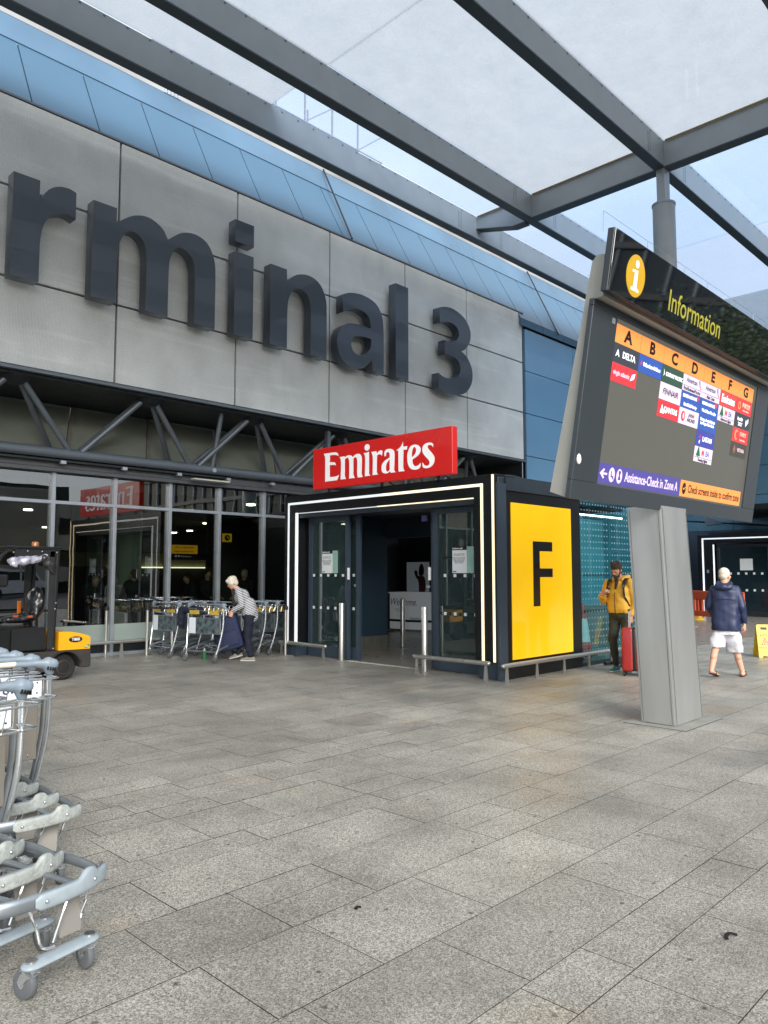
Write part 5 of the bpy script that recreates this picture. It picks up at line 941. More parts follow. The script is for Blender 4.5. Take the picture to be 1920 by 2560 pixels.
# ---------------- tow tractor ----------------
TT = thing('tow_tractor', 'black and yellow baggage tow tractor with an open cab and rolled clear side curtain', 'tow tractor', (4.97, 12.1, .004)); TO = Vector((-4.97, -12.1, 0))
def tp(mb, n, m, par=None, **k):
    o = mb.build(n, m, par or TT, **k)
    if par is None: o.location = TO
    return o
body = mat('tractor_dark_chassis', '332f2c', .6, 0, .15, 4); blk_p = mat('tractor_black_panel', '1b1c1e', .38, .1, .1, 3); yel_m = mat('tractor_yellow_enamel', 'f0a80c', .35, 0, .05, 2, coat=.4)
y0, y1 = 11.64, 12.62
arch = [(4.70+.275*cos(R(a)), .19+.275*sin(R(a))) for a in range(0, 181, 15)]
side = [(5.24, .17), (5.36, .17), (5.37, .44), (3.0, .47), (3.0, .20), (3.1, .17), (3.2, .17)]+[(3.42+.235*cos(R(a)), .19+.235*sin(R(a))) for a in range(180, -1, -15)]+[(3.75, .15), (4.70, .15)]+[(4.97+.235*cos(R(a)), .19+.235*sin(R(a))) for a in range(180, -1, -15)]
tp(MB().poly([(x, y0, z) for x, z in side], (0, y1-y0, 0)), 'chassis', body)
fl_ = MB()
for cx in (4.97, 3.42): fl_.tube([(cx+.245*cos(R(a)), y0-.015, .19+.245*sin(R(a))) for a in range(10, 171, 10)], .014, 8, flat=(1.8, .8))
tp(fl_, 'wheel_arch', mat('arch_rubber', '2b2a29', .6), smooth=True); tp(MB().box(5.22, y0-.012, .18, 5.372, y0+.05, .36, .006), 'rear_step', body)
hood = [(4.87, .452), (5.36, .448), (5.365, .62), (5.34, .648), (5.22, .69), (5.05, .725), (4.95, .732), (4.87, .73)]
ho = tp(MB().poly([(x, y0+.003, z) for x, z in hood], (0, y1-y0-.006, 0)), 'engine_cover', yel_m)
bd = shape('badge', [[(5.13+.105*cos(a*pi/14), .605+.045*sin(a*pi/14)) for a in range(28)]], .004, FY(0, y0, 0), black_plastic, ho); text('badge_text', 'T800', .062, FY(5.13, y0-.0045, .605), white_paint, bd, .001, .0015)
lf_ = shape('leaf_sticker', [spline([(5.27, .468, 1), (5.29, .505, 0), (5.35, .52, 1), (5.335, .48, 0), (5.30, .468, 0)], 4)], .002, FY(0, y0, 0), mat('leaf_green', '2f8b4a', .5), ho); MB().box(5.285, y0-.004, .485, 5.325, y0-.0022, .498).build('sticker_text', white_paint, lf_)
for cx, lab in ((4.97, 0), (3.42, 1)):
    for yy_ in (y0+.03, y1-.19):
        Mw = Matrix.Translation((cx, yy_, .192)) @ Matrix.Rotation(-pi/2, 4, 'X')
        wo = tp(MB().lathe([(.10, .0), (.12, .01), (.165, .0), (.182, .015), (.19, .035), (.19, .13), (.18, .15), (.10, .16)], n=40, mtx=Mw), 'tyre', mat('tyre_rubber', '1d1c1b', .8, 0, .2, 20, bump=.4), smooth=True)
        MB().lathe([(.0, .03), (.03, .03), (.045, .022), (.075, .03), (.085, .008), (.098, -.002), (.108, .004), (.108, .03)], n=32, mtx=Mw).build('rim', mat('dusty_brown_rim', '4d423a', .6, .2, .15, 8), wo, True)
        tr2 = MB()
        for k in range(26): a = 2*pi*k/26; tr2.box(-.012, .03, -.004, .012, .14, .005, 0, Matrix.Translation((cx, yy_, .192)) @ Matrix.Rotation(a, 4, 'Y') @ Matrix.Translation((0, 0, .19)))
        tr2.build('tread', MATS['tyre_rubber'], wo)
tp(MB().box(4.19, y0+.01, .48, 4.68, y0+.05, .815, .004), 'seat_box_panel', blk_p); tp(MB().box(3.6, y0+.06, .46, 4.69, y1-.04, .80, .01), 'seat_box', mat('seat_box_dark', '121314', .5)); tp(MB().box(3.62, y0+.02, .49, 4.17, y0+.055, .79, .004), 'battery_cover', mat('dark_battery_cover', '0e0f10', .3))
# canopy frame (roll bars)
for yy_ in (y0+.03, y1-.06):
    tp(MB().tube([(4.79, yy_, .45), (4.81, yy_, 1.2), (4.83, yy_, 1.90), (4.83, yy_, 1.96), (4.76, yy_, 1.985), (4.30, yy_, 2.0), (4.16, yy_, 1.975), (4.03, yy_, 1.88), (3.95, yy_, 1.70), (3.80, yy_, 1.2), (3.70, yy_, .8)], .024, 8, 2, flat=(1.2, 1)), 'roll_bar', blk_p, smooth=True)
tp(MB().box(4.705, y0+.012, .47, 4.785, y0+.035, 1.95, .004), 'rear_quarter_panel', mat('corner_vinyl', '1f1f20', .5, 0, .15, 10, bump=.5, bscale=20)); tp(MB().box(4.70, y1-.05, .8, 4.80, y1-.03, 1.95), 'rear_post_panel', blk_p); tp(MB().box(4.66, y1-.16, .8, 4.74, y1-.10, 1.95), 'rear_post', blk_p)
tp(MB().box(4.10, y0+.0, 1.985, 4.86, y1, 2.02, .012), 'cab_roof', blk_p); tp(MB().box(4.20, y0+.012, 1.86, 4.78, y0+.03, 1.975, .004), 'curtain_header', mat('curtain_vinyl', '232326', .35, 0, .15, 8))
sn = MB()
for x, z in ((4.17, 1.925), (4.37, 1.945), (4.58, 1.945), (4.80, 1.935), (4.81, 1.17), (4.80, 1.08), (4.79, .49)): sn.sph((x, y0+.003, z), .008, n=8)
tp(sn, 'press_stud', white_paint, smooth=True)
remesh('rolled_curtain', [cap((4.15, y0+.02, 1.80), (4.35, y0, 1.80), .055, .07), cap((4.33, y0, 1.80), (4.62, y0+.02, 1.86), .065, .05), cap((4.18, y0, 1.77), (4.22, y0, 1.72), .05, .03)], .012, mat('crumpled_clear_vinyl', 'a9a6b5', .12, 0, .5, 9, bump=.6, bscale=14, coat=1, rvar=.08), TT, 3, .03, 14).location = TO
remesh('rolled_curtain', [cap((4.60, y0+.0, 1.84), (4.70, y0, 1.72), .06, .07), cap((4.70, y0, 1.72), (4.75, y0, 1.62), .06, .02)], .012, mat('dark_vinyl_roll', '2d2b2b', .25, 0, .3, 9, bump=.6, bscale=14, coat=.6), TT, 3, .02, 14).location = TO
tp(MB().tube([(4.28, y0, 1.77), (4.27, y0-.01, 1.68), (4.31, y0, 1.60)], .007, 6, 3), 'strap', black_plastic, smooth=True)
sb_ = remesh('seat', [ell((4.66, 12.0, 1.18), .09, .23, .24), ell((4.58, 12.0, 1.14), .07, .20, .2), cap((4.60, 11.84, 1.0), (4.64, 11.84, 1.30), .06, .05), cap((4.60, 12.16, 1.0), (4.64, 12.16, 1.30), .06, .05), ell((4.40, 12.0, .93), .26, .24, .06), cap((4.2, 11.82, .93), (4.56, 11.82, .96), .05, .055), cap((4.2, 12.18, .93), (4.56, 12.18, .96), .05, .055), ell((4.0, 12, .90), .2, .2, .04)], .014, mat('black_seat_vinyl', '18191a', .32, 0, .1, 6, coat=.3), TT, 5, .006, 20); sb_.location = TO
for (x, y, z) in ((4.28, 11.78, .98), (4.48, 11.76, .97)): tp(MB().box(x-.035, y-.02, z-.015, x+.035, y+.02, z+.02, .006, ), 'belt_buckle', mat('orange_buckle', 'b04a26', .5))
tp(MB().box(4.6, y1-.03, .98, 4.66, y1, 1.18, .01), 'marker_lamp', mat('amber_lamp', 'c0651c', .2, coat=.5)); bc = tp(MB().cyl((4.98-.25, 12.3, 2.02), (4.98-.25, 12.3, 2.035), .06, n=20), 'beacon_base', black_plastic); MB().lathe([(.055, 0), (.055, .05), (.045, .075), (0, .085)], (4.73, 12.3, 2.035), 20).build('beacon', mat('amber_beacon', 'b06a28', .2, coat=.6), bc, True)
mr_ = tp(MB().box(3.90, 11.45, 1.42, 4.05, 11.50, 1.60, .025), 'mirror', black_plastic); MB().tube([(3.96, 11.5, 1.44), (3.92, 11.6, 1.40), (3.86, 11.7, 1.35)], .01, 6, 3).build('mirror_arm', black_plastic, mr_, True)
tp(MB().tube([(3.9, 12.1, .8), (3.97, 12.1, 1.0), (4.0, 12.1, 1.12)], .02, 8), 'steering_column', black_plastic, smooth=True)
tp(MB().tube([(4.0+.0, 12.1+.16*cos(a*pi/10), 1.13+.16*sin(a*pi/10)*.5+.0) for a in range(20)], .012, 8, 0, True), 'steering_wheel', black_plastic, smooth=True)
# ---------------- people ----------------
V = Vector
def finger_hand(w, d, side, curl=.5, up=V((0, 0, 1)), palm=None):
    """palm + five separate bent fingers; w wrist point, d pointing direction, palm = inward normal"""
    d = V(d).normalized(); palm = V(palm or (side*-1, 0, 0)); palm = (palm-d*palm.dot(d)).normalized(); s = d.cross(palm).normalized()
    pr = [cap(V(w)-d*.01, V(w)+d*.045, .026, .030, 1.25, .62, tuple(s)), cap(V(w)+d*.03, V(w)+d*.085, .032, .036, 1.2, .48, tuple(s))]
    for k, (o_, L_) in enumerate(((-.030, .066), (-.010, .075), (.011, .070), (.031, .055))):
        a = V(w)+d*.088+s*o_; t = d; ang = curl*.55
        for j in range(3):
            t = (t*cos(ang)+palm*sin(ang)).normalized(); b_ = a+t*L_*(.45, .32, .25)[j]; pr.append(cap(a, b_, .0095-.0008*j, .0090-.0008*j)); a = b_
    a = V(w)+d*.03-s*.034; t = (d*.75-s*.55+palm*.35).normalized(); b_ = a+t*.035; pr.append(cap(a, b_, .012, .0105)); pr.append(cap(b_, b_+(t*.6+palm*.5+d*.2).normalized()*.03, .0105, .009))
    return pr
def head_prims(c, fwd, up, s=1.0, jaw=1.0):
    """skull, face wedge, brow, nose, lips, chin, ears; c = head centre"""
    f_, u_ = V(fwd).normalized(), V(up).normalized(); x_ = f_.cross(u_).normalized(); Rm = Matrix((x_, f_, u_)).transposed()
    P = lambda x, y, z: V(c)+Rm @ (V((x, y, z))*s)
    return P, Rm, [ell(P(0, -.012, .025), .074*s, .092*s, .088*s, Rm), ell(P(0, .022, -.03), .060*s, .066*s, .078*s, Rm), ell(P(0, .035, -.085), .038*s*jaw, .042*s, .030*s, Rm), cap(P(-.03, .078, .022), P(.03, .078, .022), .014*s, .014*s), cap(P(0, .088, .012), P(0, .107, -.026), .009*s, .0135*s), ell(P(0, .098, -.030), .017*s, .012*s, .009*s, Rm), ell(P(0, .083, -.055), .024*s, .012*s, .0065*s, Rm), ell(P(0, .081, -.067), .021*s, .012*s, .007*s, Rm), ell(P(0, .070, -.095), .02*s, .018*s, .016*s, Rm),
        ell(P(.076, -.008, -.012), .010*s, .020*s, .032*s, Rm), ell(P(-.076, -.008, -.012), .010*s, .020*s, .032*s, Rm), ell(P(.04, .062, -.02), .022*s, .02*s, .022*s, Rm), ell(P(-.04, .062, -.02), .022*s, .02*s, .022*s, Rm)]
def eyes(t, P, s=1.0):
    for sx in (-1, 1): MB().sph(P(sx*.031, .083, .004), .010*s, n=10).build('eye', mat('eye_dark', '2a1d16', .2), t, True)
def shoe(name, t, ank, toe, m, sole, w=.046, h=.075, s=1.0):
    a, b_ = V(ank), V(toe); d = (b_-a); d.normalize(); up = V((0, 0, 1))-d*d.z; up.normalize(); r_ = d.cross(up)
    heel = a-d*.06*s; g_ = lambda p, z: p+up*z
    o = remesh(name, [cap(g_(heel, .04*s), g_(a+d*.05, .042*s), .036*s, .040*s, 1, 1), cap(g_(a+d*.04, .040*s), g_(b_-d*.03, .028*s), .040*s, .030*s, 1.12, .8, tuple(r_)), cap(g_(a, .05*s), g_(a, .085*s), .040*s, .038*s)], .009, m, t, 3)
    remesh('sole', [cap(g_(heel, .010), g_(a+d*.06, .010), .040*s, .044*s, 1, .28, tuple(r_)), cap(g_(a+d*.05, .010), g_(b_-d*.03, .010), .044*s, .038*s, 1.05, .28, tuple(r_))], .008, sole, o, 2)
    return o
# ---- older man in navy jacket and white shorts, walking away to the right ----
t = thing('person', 'grey-haired person in a navy hooded jacket and white shorts walking away in flip-flops', 'person', (12.36, 4.57, .004), R(16), None)
# local axes: x forward(+X world), y left(+Y world)
skin2 = mat('pale_skin', 'c99a80', .55, 0, .08, 10)
hip = V((0, .0, .88)); fo = V((1, -.1, 0)).normalized()
LK, LA = V((-.06, .15, .46)), V((-.22, .215, .105)); RK, RA = V((.14, -.10, .47)), V((.17, -.20, .07))
LH, RH_ = V((0, .10, .86)), V((0, -.10, .86)); SHL, SHR = V((.0, .175, 1.375)), V((0, -.175, 1.375))
EL_, WL_ = V((.0, .245, 1.10)), V((.18, .20, .93)); ER_, WR_ = V((-.05, -.245, 1.09)), V((.02, -.265, .83))
P, Rm, hp = head_prims((.03, -.01, 1.575), (.86, -.50, -.05), (0, 0, 1), 1.0, 1.15)
pr = hp+[cap((.0, 0, 1.40), (.02, 0, 1.52), .062, .056), ell((0, 0, 1.25), .12, .17, .17), ell((0.03, 0, 1.05), .14, .165, .15), ell((0, 0, .90), .13, .17, .13),
    cap(SHL, EL_, .042, .036), cap(EL_, WL_, .034, .026), cap(SHR, ER_, .042, .036), cap(ER_, WR_, .034, .026),
    cap(LH, LK, .085, .056), cap(LK, LK*.5+LA*.5+V((-.01, 0, .03)), .054, .052), cap(LK*.5+LA*.5, LA, .052, .036), cap(RH_, RK, .085, .056), cap(RK, RK*.5+RA*.5+V((-.015, 0, .03)), .054, .054), cap(RK*.5+RA*.5, RA, .052, .037)]
pr += finger_hand(WR_, (.15, 0, -1), -1, .9, palm=(.2, 1, 0))+finger_hand(WL_, (.6, -.2, -.6), 1, .8, palm=(0, -1, 0))
# feet: left heel raised, right flat
LT = V((-.10, .155, .025)); RT = V((.36, -.215, .03))
pr += [cap(LA+V((-.02, 0, -.01)), LT+V((-.02, 0, .03)), .036, .028, 1.1, .7, (0, 1, 0)), cap(LA+V((-.03, 0, -.005)), LA+V((-.035, .0, .0)), .034, .03), cap(RA+V((-.03, 0, -.03)), RT+V((-.05, 0, .015)), .036, .026, 1.2, .7, (0, 1, 0)), ell(RA+V((-.045, 0, -.03)), .035, .033, .035)]
for k in range(5):
    pr.append(cap(RT+V((-.05, .034-.017*k, .008)), RT+V((.01-.006*k, .036-.018*k, .004)), .011-.0008*k, .009-.0006*k)); pr.append(cap(LT+V((-.02, .034-.017*k, .012)), LT+V((.045-.006*k, .036-.018*k, .0)), .011-.0008*k, .009-.0006*k))
bodyo = remesh('body', pr, .0085, skin2, t, 3)
eyes(t, P)
remesh('hair', [ell(P(0, -.018, .045), .078, .092, .082, Rm), ell(P(0, -.05, -.01), .070, .058, .065, Rm), ell(P(.055, -.02, .02), .026, .05, .05, Rm), ell(P(-.055, -.02, .02), .026, .05, .05, Rm)], .007, mat('cropped_grey_hair', 'cfc4b4', .8, 0, .15, 30, bump=.4), t, 2, .003, 60)
jm = mat('navy_rain_jacket', '1c2747', .5, 0, .14, 5, bump=.25, bscale=9, rvar=.12)
X_, Y_ = (1, 0, 0), (0, 1, 0)
jk = remesh('jacket', [loft([((0, 0, .72), .178, .215, X_, Y_), ((0, 0, .80), .176, .212, X_, Y_), ((.0, 0, 1.0), .16, .20, X_, Y_), ((0, 0, 1.2), .145, .195, X_, Y_), ((0, 0, 1.34), .13, .205, X_, Y_), ((0, 0, 1.41), .10, .165, X_, Y_), ((.01, 0, 1.45), .07, .08, X_, Y_)]),
    cap(SHL+V((0, -.01, -.01)), EL_, .064, .060), cap(EL_, WL_+V((0, 0, .02)), .058, .046), cap(SHR+V((0, .01, -.01)), ER_, .064, .060), cap(ER_, WR_+V((0, 0, .03)), .060, .046)], .012, jm, t, 2, .013, 9)
remesh('hood', [loft([((-.13, 0, 1.35), .035, .10, X_, Y_), ((-.135, 0, 1.385), .055, .135, X_, Y_), ((-.115, 0, 1.43), .06, .135, X_, Y_), ((-.08, 0, 1.46), .05, .11, X_, Y_)], 1), cap((-.06, -.09, 1.44), (.05, -.08, 1.46), .04, .035), cap((-.06, .09, 1.44), (.05, .08, 1.46), .04, .035), cap((.05, -.07, 1.45), (.07, .05, 1.45), .035, .035)], .010, jm, jk, 2, .012, 16)
MB().tube([(-.140, -.17, 1.20), (-.152, 0, 1.21), (-.140, .17, 1.20)], .004, 6, 3).build('back_seam', jm, jk, True)
sh = mat('white_shorts_fabric', 'd2d2d8', .65, 0, .05, 8, bump=.4, bscale=14)
remesh('shorts', [loft([((0, 0, .90), .12, .15, X_, Y_), ((0, 0, .75), .135, .175, X_, Y_), ((0, 0, .66), .145, .195, X_, Y_)]), loft([((0, .085, .74), .12, .09, X_, Y_), (V((-.02, .125, .58)), .125, .115, X_, Y_), (LK+V((.02, -.01, -.0)), .115, .12, X_, Y_)], .85), loft([((0, -.085, .74), .12, .09, X_, Y_), (V((.05, -.11, .56)), .125, .115, X_, Y_), (RK+V((.0, .0, -.10)), .12, .125, X_, Y_)], .85)], .011, sh, t, 2, .016, 11)
fb = mat('brown_leather_sandal', '3f2b24', .6, 0, .2, 20)
for (A_, B_, tilt) in ((LA+V((-.075, 0, -.035)), LT+V((.06, 0, -.012)), 1), (RA+V((-.085, 0, -.058)), RT+V((.035, 0, -.02)), 0)):
    B_.z = max(B_.z, .012); o = remesh('flip_flop', [cap(A_, A_.lerp(B_, .5), .038, .040, 1.0, .25, (0, 1, 0)), cap(A_.lerp(B_, .5), B_, .042, .043, 1.05, .25, (0, 1, 0))], .007, fb, t, 2)
    m_ = A_.lerp(B_, .40)+V((0, 0, .02)); e_ = A_.lerp(B_, .83)+V((0, .008, .025)); q = MB(); q.tube([m_+V((0, .044, -.01)), (m_+e_)/2+V((0, .03, .035)), e_], .007, 6, 4, flat=(1.6, .7)); q.tube([m_+V((0, -.044, -.01)), (m_+e_)/2+V((0, -.03, .035)), e_], .007, 6, 4, flat=(1.6, .7)); q.build('strap', fb, o, True)
# ---- bearded man in yellow jacket looking down at his phone ----
t = thing('person', 'bearded person in a yellow jacket and olive trousers looking down at a phone', 'person', (11.76, 6.03, .004), R(0))
# he faces the camera direction, turned to the left of the picture: local forward roughly (-.75,-.45)
F_v = V((-.95, .05, 0)).normalized(); L_v = V((-F_v.y, F_v.x, 0))  # left of him
def Lc(r_, f_, z): return L_v*-r_+F_v*f_+V((0, 0, z))    # r_ to his right, f_ forward
skin3 = mat('tan_skin', 'b98468', .55, 0, .1, 10)
hf = (F_v*.88+L_v*.0+V((0, 0, -.45))).normalized(); hu = (V((0, 0, .88))+F_v*.45).normalized()
P, Rm, hp = head_prims(Lc(0, .10, 1.665), hf, hu, 1.0)
SR, SL_ = Lc(.20, .0, 1.44), Lc(-.20, .0, 1.44); ER_, WR_ = Lc(.27, .06, 1.17), Lc(.17, .30, 1.27); EL_, WL_ = Lc(-.27, -.02, 1.14), Lc(-.22, .05, .92)
HR, HL_ = Lc(.10, 0, .92), Lc(-.10, 0, .92); KR, AR = Lc(.12, .06, .50), Lc(.12, -.02, .09); KL_, AL = Lc(-.12, .03, .50), Lc(-.15, -.04, .09)
pr = hp+[cap(Lc(0, .0, 1.46), Lc(0, .06, 1.60), .06, .056), ell(Lc(0, 0, 1.30), .13, .13, .18), ell(Lc(0, 0, 1.08), .13, .13, .16), ell(Lc(0, 0, .95), .13, .14, .12), cap(SR, ER_, .05, .042), cap(ER_, WR_, .04, .028), cap(SL_, EL_, .05, .042), cap(EL_, WL_, .04, .028),
    cap(HR, KR, .082, .055), cap(KR, AR, .054, .036), cap(HL_, KL_, .082, .055), cap(KL_, AL, .054, .036)]
pr += finger_hand(WR_, tuple(L_v*.75+V((0, 0, .35))+F_v*.1), -1, 1.1, palm=tuple(-F_v))+finger_hand(WL_, (0, 0, -1), 1, .9, palm=tuple(-L_v))
remesh('body', pr, .0085, skin3, t, 3); eyes(t, P)
hairm = mat('dark_brown_hair', '3a2f29', .85, 0, .3, 40, bump=.8, bscale=120)
remesh('hair', [ell(P(0, -.02, .062), .088, .105, .082, Rm), ell(P(0, .035, .105), .06, .045, .035, Rm), ell(P(.03, .0, .12), .05, .06, .035, Rm), ell(P(0, -.06, .0), .078, .06, .075, Rm), ell(P(.066, -.005, .03), .022, .03, .05, Rm), ell(P(-.066, -.005, .03), .022, .03, .05, Rm)]+[ell(P(.075*cos(k*2.4)*(.5+.5*((k*7)%5)/5), -.01+.085*sin(k*2.4)*(.5+.5*((k*3)%4)/4), .10+.03*((k*5)%3)/3), .022, .022, .022) for k in range(22)], .006, hairm, t, 1, .010, 60)
remesh('beard', [ell(P(0, .052, -.088), .050, .052, .040, Rm), cap(P(.062, .012, -.03), P(.035, .055, -.09), .020, .022), cap(P(-.062, .012, -.03), P(-.035, .055, -.09), .020, .022), cap(P(-.02, .094, -.046), P(.02, .094, -.046), .007, .007)], .0065, hairm, t, 2, .005, 50)
ym = mat('mustard_rain_jacket', 'd3a032', .5, 0, .12, 5, bump=.3, bscale=10)
jk = remesh('jacket', [loft([(Lc(0, .01, .96), .175, .14, L_v, F_v), (Lc(0, .02, 1.02), .195, .155, L_v, F_v), (Lc(0, .02, 1.18), .195, .15, L_v, F_v), (Lc(0, .01, 1.34), .20, .14, L_v, F_v), (Lc(0, .0, 1.43), .17, .11, L_v, F_v), (Lc(0, .01, 1.49), .09, .08, L_v, F_v)]), cap(SR, ER_, .085, .078), cap(ER_, WR_-(WR_-ER_).normalized()*.04, .078, .052), cap(SL_, EL_, .085, .078), cap(EL_, WL_+V((0, 0, .03)), .078, .05)], .012, ym, t, 3, .014, 10)
remesh('hood', [cap(Lc(.08, .07, 1.50), Lc(.11, -.05, 1.55), .03, .04), cap(Lc(-.08, .07, 1.50), Lc(-.12, -.05, 1.55), .03, .045), ell(Lc(0, -.12, 1.52), .07, .13, .06)], .011, ym, jk, 3, .008, 18)
blk_t = mat('black_tshirt', '15161a', .8)
remesh('tshirt', [cap(Lc(0, .09, 1.47), Lc(0, .145, 1.37), .050, .022, 1, .7)], .010, blk_t, t, 2)
MB().tube([Lc(0, .172, 1.30), Lc(0, .186, 1.15), Lc(.0, .172, .98), Lc(.0, .158, .89)], .006, 6, 4).build('zip', black_plastic, jk, True)
MB().tube([Lc(-.12, .135, 1.10), Lc(-.135, .125, .95)], .005, 6).build('pocket_zip', black_plastic, jk, True)
bp_ = remesh('backpack', [ell(Lc(0, -.24, 1.22), .13, .16, .22)], .014, black_plastic, t, 3)
for s_ in (-1, 1): MB().tube([Lc(s_*.13, -.10, 1.50), Lc(s_*.14, .05, 1.525), Lc(s_*.145, .135, 1.42), Lc(s_*.16, .150, 1.25), Lc(s_*.19, .06, 1.08)], .02, 8, 4, flat=(1.5, .5)).build('strap', black_plastic, bp_, True)
remesh('trousers', [ell(Lc(0, 0, .93), .15, .15, .11), cap(HR, KR, .105, .075), cap(KR, AR+V((0, 0, .03)), .074, .052), cap(HL_, KL_, .105, .075), cap(KL_, AL+V((0, 0, .03)), .074, .052)], .012, mat('olive_trousers', '2f3126', .85, 0, .15, 8), t, 3, .012, 12)
tq = mat('teal_trainer', '1f6a66', .5); ws = mat('white_sole', 'dadad6', .6)
for A_ in (AR, AL): b_ = A_.copy(); b_.z = 0; shoe('shoe', t, b_, b_+F_v*.17, tq, ws)
MB().box(-.036, -.004, -.072, .036, .004, .072, .003, frame(WR_+L_v*.09+V((0, 0, .06))+F_v*(-.03), tuple(L_v), tuple((V((0, 0, 1))*.8+F_v*.6)))).build('phone', black_plastic, t)
# ---- woman in striped cardigan lifting a suitcase ----
t = thing('person', 'silver-haired person in a striped cardigan bending over to lift a navy suitcase', 'person', (8.45, 11.85, .004), R(0))
# she faces the left of the picture: forward = (-.70,.71) in world
F_v = V((-.70, .715, 0)).normalized(); L_v = V((-F_v.y, F_v.x, 0))
skin4 = mat('light_skin', 'cf9f8a', .55, 0, .06, 10)
hf = (F_v*.86+V((0, 0, -.5))).normalized(); hu = (V((0, 0, .86))+F_v*.5).normalized()
P, Rm, hp = head_prims(Lc(0, .28, 1.435), hf, hu, .93)
SR, SL_ = Lc(.16, .16, 1.27), Lc(-.17, .12, 1.28); ER_, WR_ = Lc(.20, .10, 1.03), Lc(.10, .27, .93); EL_, WL_ = Lc(-.20, .05, 1.03), Lc(-.15, .24, .92)
HR, HL_ = Lc(.09, -.06, .80), Lc(-.09, -.06, .80); KR, AR = Lc(.09, .03, .43), Lc(.09, .16, .11); KL_, AL = Lc(-.10, -.04, .42), Lc(-.10, -.10, .085)
pr = hp+[cap(Lc(0, .16, 1.30), Lc(0, .24, 1.38), .05, .045), ell(Lc(0, .08, 1.15), .13, .14, .16), ell(Lc(0, -.02, .98), .12, .13, .14), ell(Lc(0, -.06, .84), .13, .15, .12), cap(SR, ER_, .042, .036), cap(ER_, WR_, .034, .024), cap(SL_, EL_, .042, .036), cap(EL_, WL_, .034, .024),
    cap(HR, KR, .08, .05), cap(KR, AR, .05, .034), cap(HL_, KL_, .08, .05), cap(KL_, AL, .05, .034)]
pr += finger_hand(WR_, tuple(F_v*.35+V((0, 0, -1))), -1, 1.5, palm=tuple(L_v))+finger_hand(WL_, tuple(F_v*.35+V((0, 0, -1))), 1, 1.5, palm=tuple(-L_v))
remesh('body', pr, .0085, skin4, t, 3); eyes(t, P, .9)
silver = mat('silver_blonde_hair', 'd6cdb9', .6, 0, .15, 14, bump=.5, bscale=70, stretch=(1, 1, .25))
remesh('hair', [ell(P(0, -.02, .05), .088, .104, .082, Rm), ell(P(0, -.055, -.015), .080, .062, .075, Rm), ell(P(0, .06, .075), .066, .04, .035, Rm), ell(P(.07, .0, .01), .022, .045, .055, Rm), ell(P(-.07, .0, .01), .022, .045, .055, Rm)], .007, silver, t, 3, .005, 40)
MB().tube([P(.034+.022*cos(a*pi/6), .094, .002+.018*sin(a*pi/6)) for a in range(12)], .0018, 5, 0, True).tube([P(-.034+.022*cos(a*pi/6), .094, .002+.018*sin(a*pi/6)) for a in range(12)], .0018, 5, 0, True).build('glasses', mat('red_spectacle_frame', '8a3a34', .4), t)
def stripes():
    m = mat('striped_knit', 'e2e2e4', .85); N = m.node_tree.nodes; L = m.node_tree.links; p = N['Principled BSDF']
    tcc = N.new('ShaderNodeTexCoord'); mp_ = N.new('ShaderNodeMapping'); mp_.inputs['Rotation'].default_value = (R(18), R(14), 0); L.new(tcc.outputs['Object'], mp_.inputs[0]); w_ = N.new('ShaderNodeTexWave'); w_.bands_direction = 'Z'; w_.inputs['Scale'].default_value = 10.5; w_.inputs['Distortion'].default_value = .6; L.new(mp_.outputs[0], w_.inputs['Vector'])
    c = N.new('ShaderNodeValToRGB'); c.color_ramp.interpolation = 'CONSTANT'; c.color_ramp.elements[0].color = (.02, .022, .035, 1); c.color_ramp.elements[1].position = .42; c.color_ramp.elements[1].color = (.68, .68, .70, 1); L.new(w_.outputs[0], c.inputs[0]); L.new(c.outputs[0], p.inputs['Base Color']); return m
kn = stripes()
remesh('cardigan', [ell(Lc(0, .09, 1.17), .145, .15, .15), ell(Lc(0, -.02, 1.02), .15, .155, .15), cap(Lc(-.03, -.06, .90), Lc(.03, -.05, .90), .15, .15), cap(Lc(-.11, .13, 1.27), Lc(.11, .15, 1.27), .07, .07), cap(SR, ER_, .07, .062), cap(ER_, WR_-(WR_-ER_).normalized()*.03, .062, .042), cap(SL_, EL_, .07, .062), cap(EL_, WL_-(WL_-EL_).normalized()*.03, .062, .042), cap(Lc(0, -.08, .82), Lc(0, -.06, .90), .14, .15)], .011, kn, t, 3, .008, 12)
remesh('scarf', [cap(Lc(0, .25, 1.30), Lc(0, .22, 1.05), .045, .05, 1, 1), cap(Lc(.02, .23, 1.05), Lc(.02, .17, .92), .05, .03)], .011, mat('patterned_scarf', '2f2c26', .8, 0, .7, 25), t, 2, .01, 20)
remesh('trousers', [ell(Lc(0, -.06, .82), .145, .155, .12), cap(HR, KR, .10, .078), cap(KR, AR+V((0, 0, .03)), .076, .062), cap(HL_, KL_, .10, .08), cap(KL_, AL+V((0, 0, .03)), .078, .066)], .012, mat('dark_navy_trousers', '151a2b', .85, 0, .15, 8), t, 3, .012, 12)
bs = mat('beige_canvas_shoe', '8b8273', .8, 0, .1, 14)
b_ = AR.copy(); b_.z = .05; shoe('shoe', t, b_, b_+F_v*.17+V((0, 0, -.045)), bs, ws); b_ = AL.copy(); b_.z = 0; shoe('shoe', t, b_, b_+F_v*.19, bs, ws)
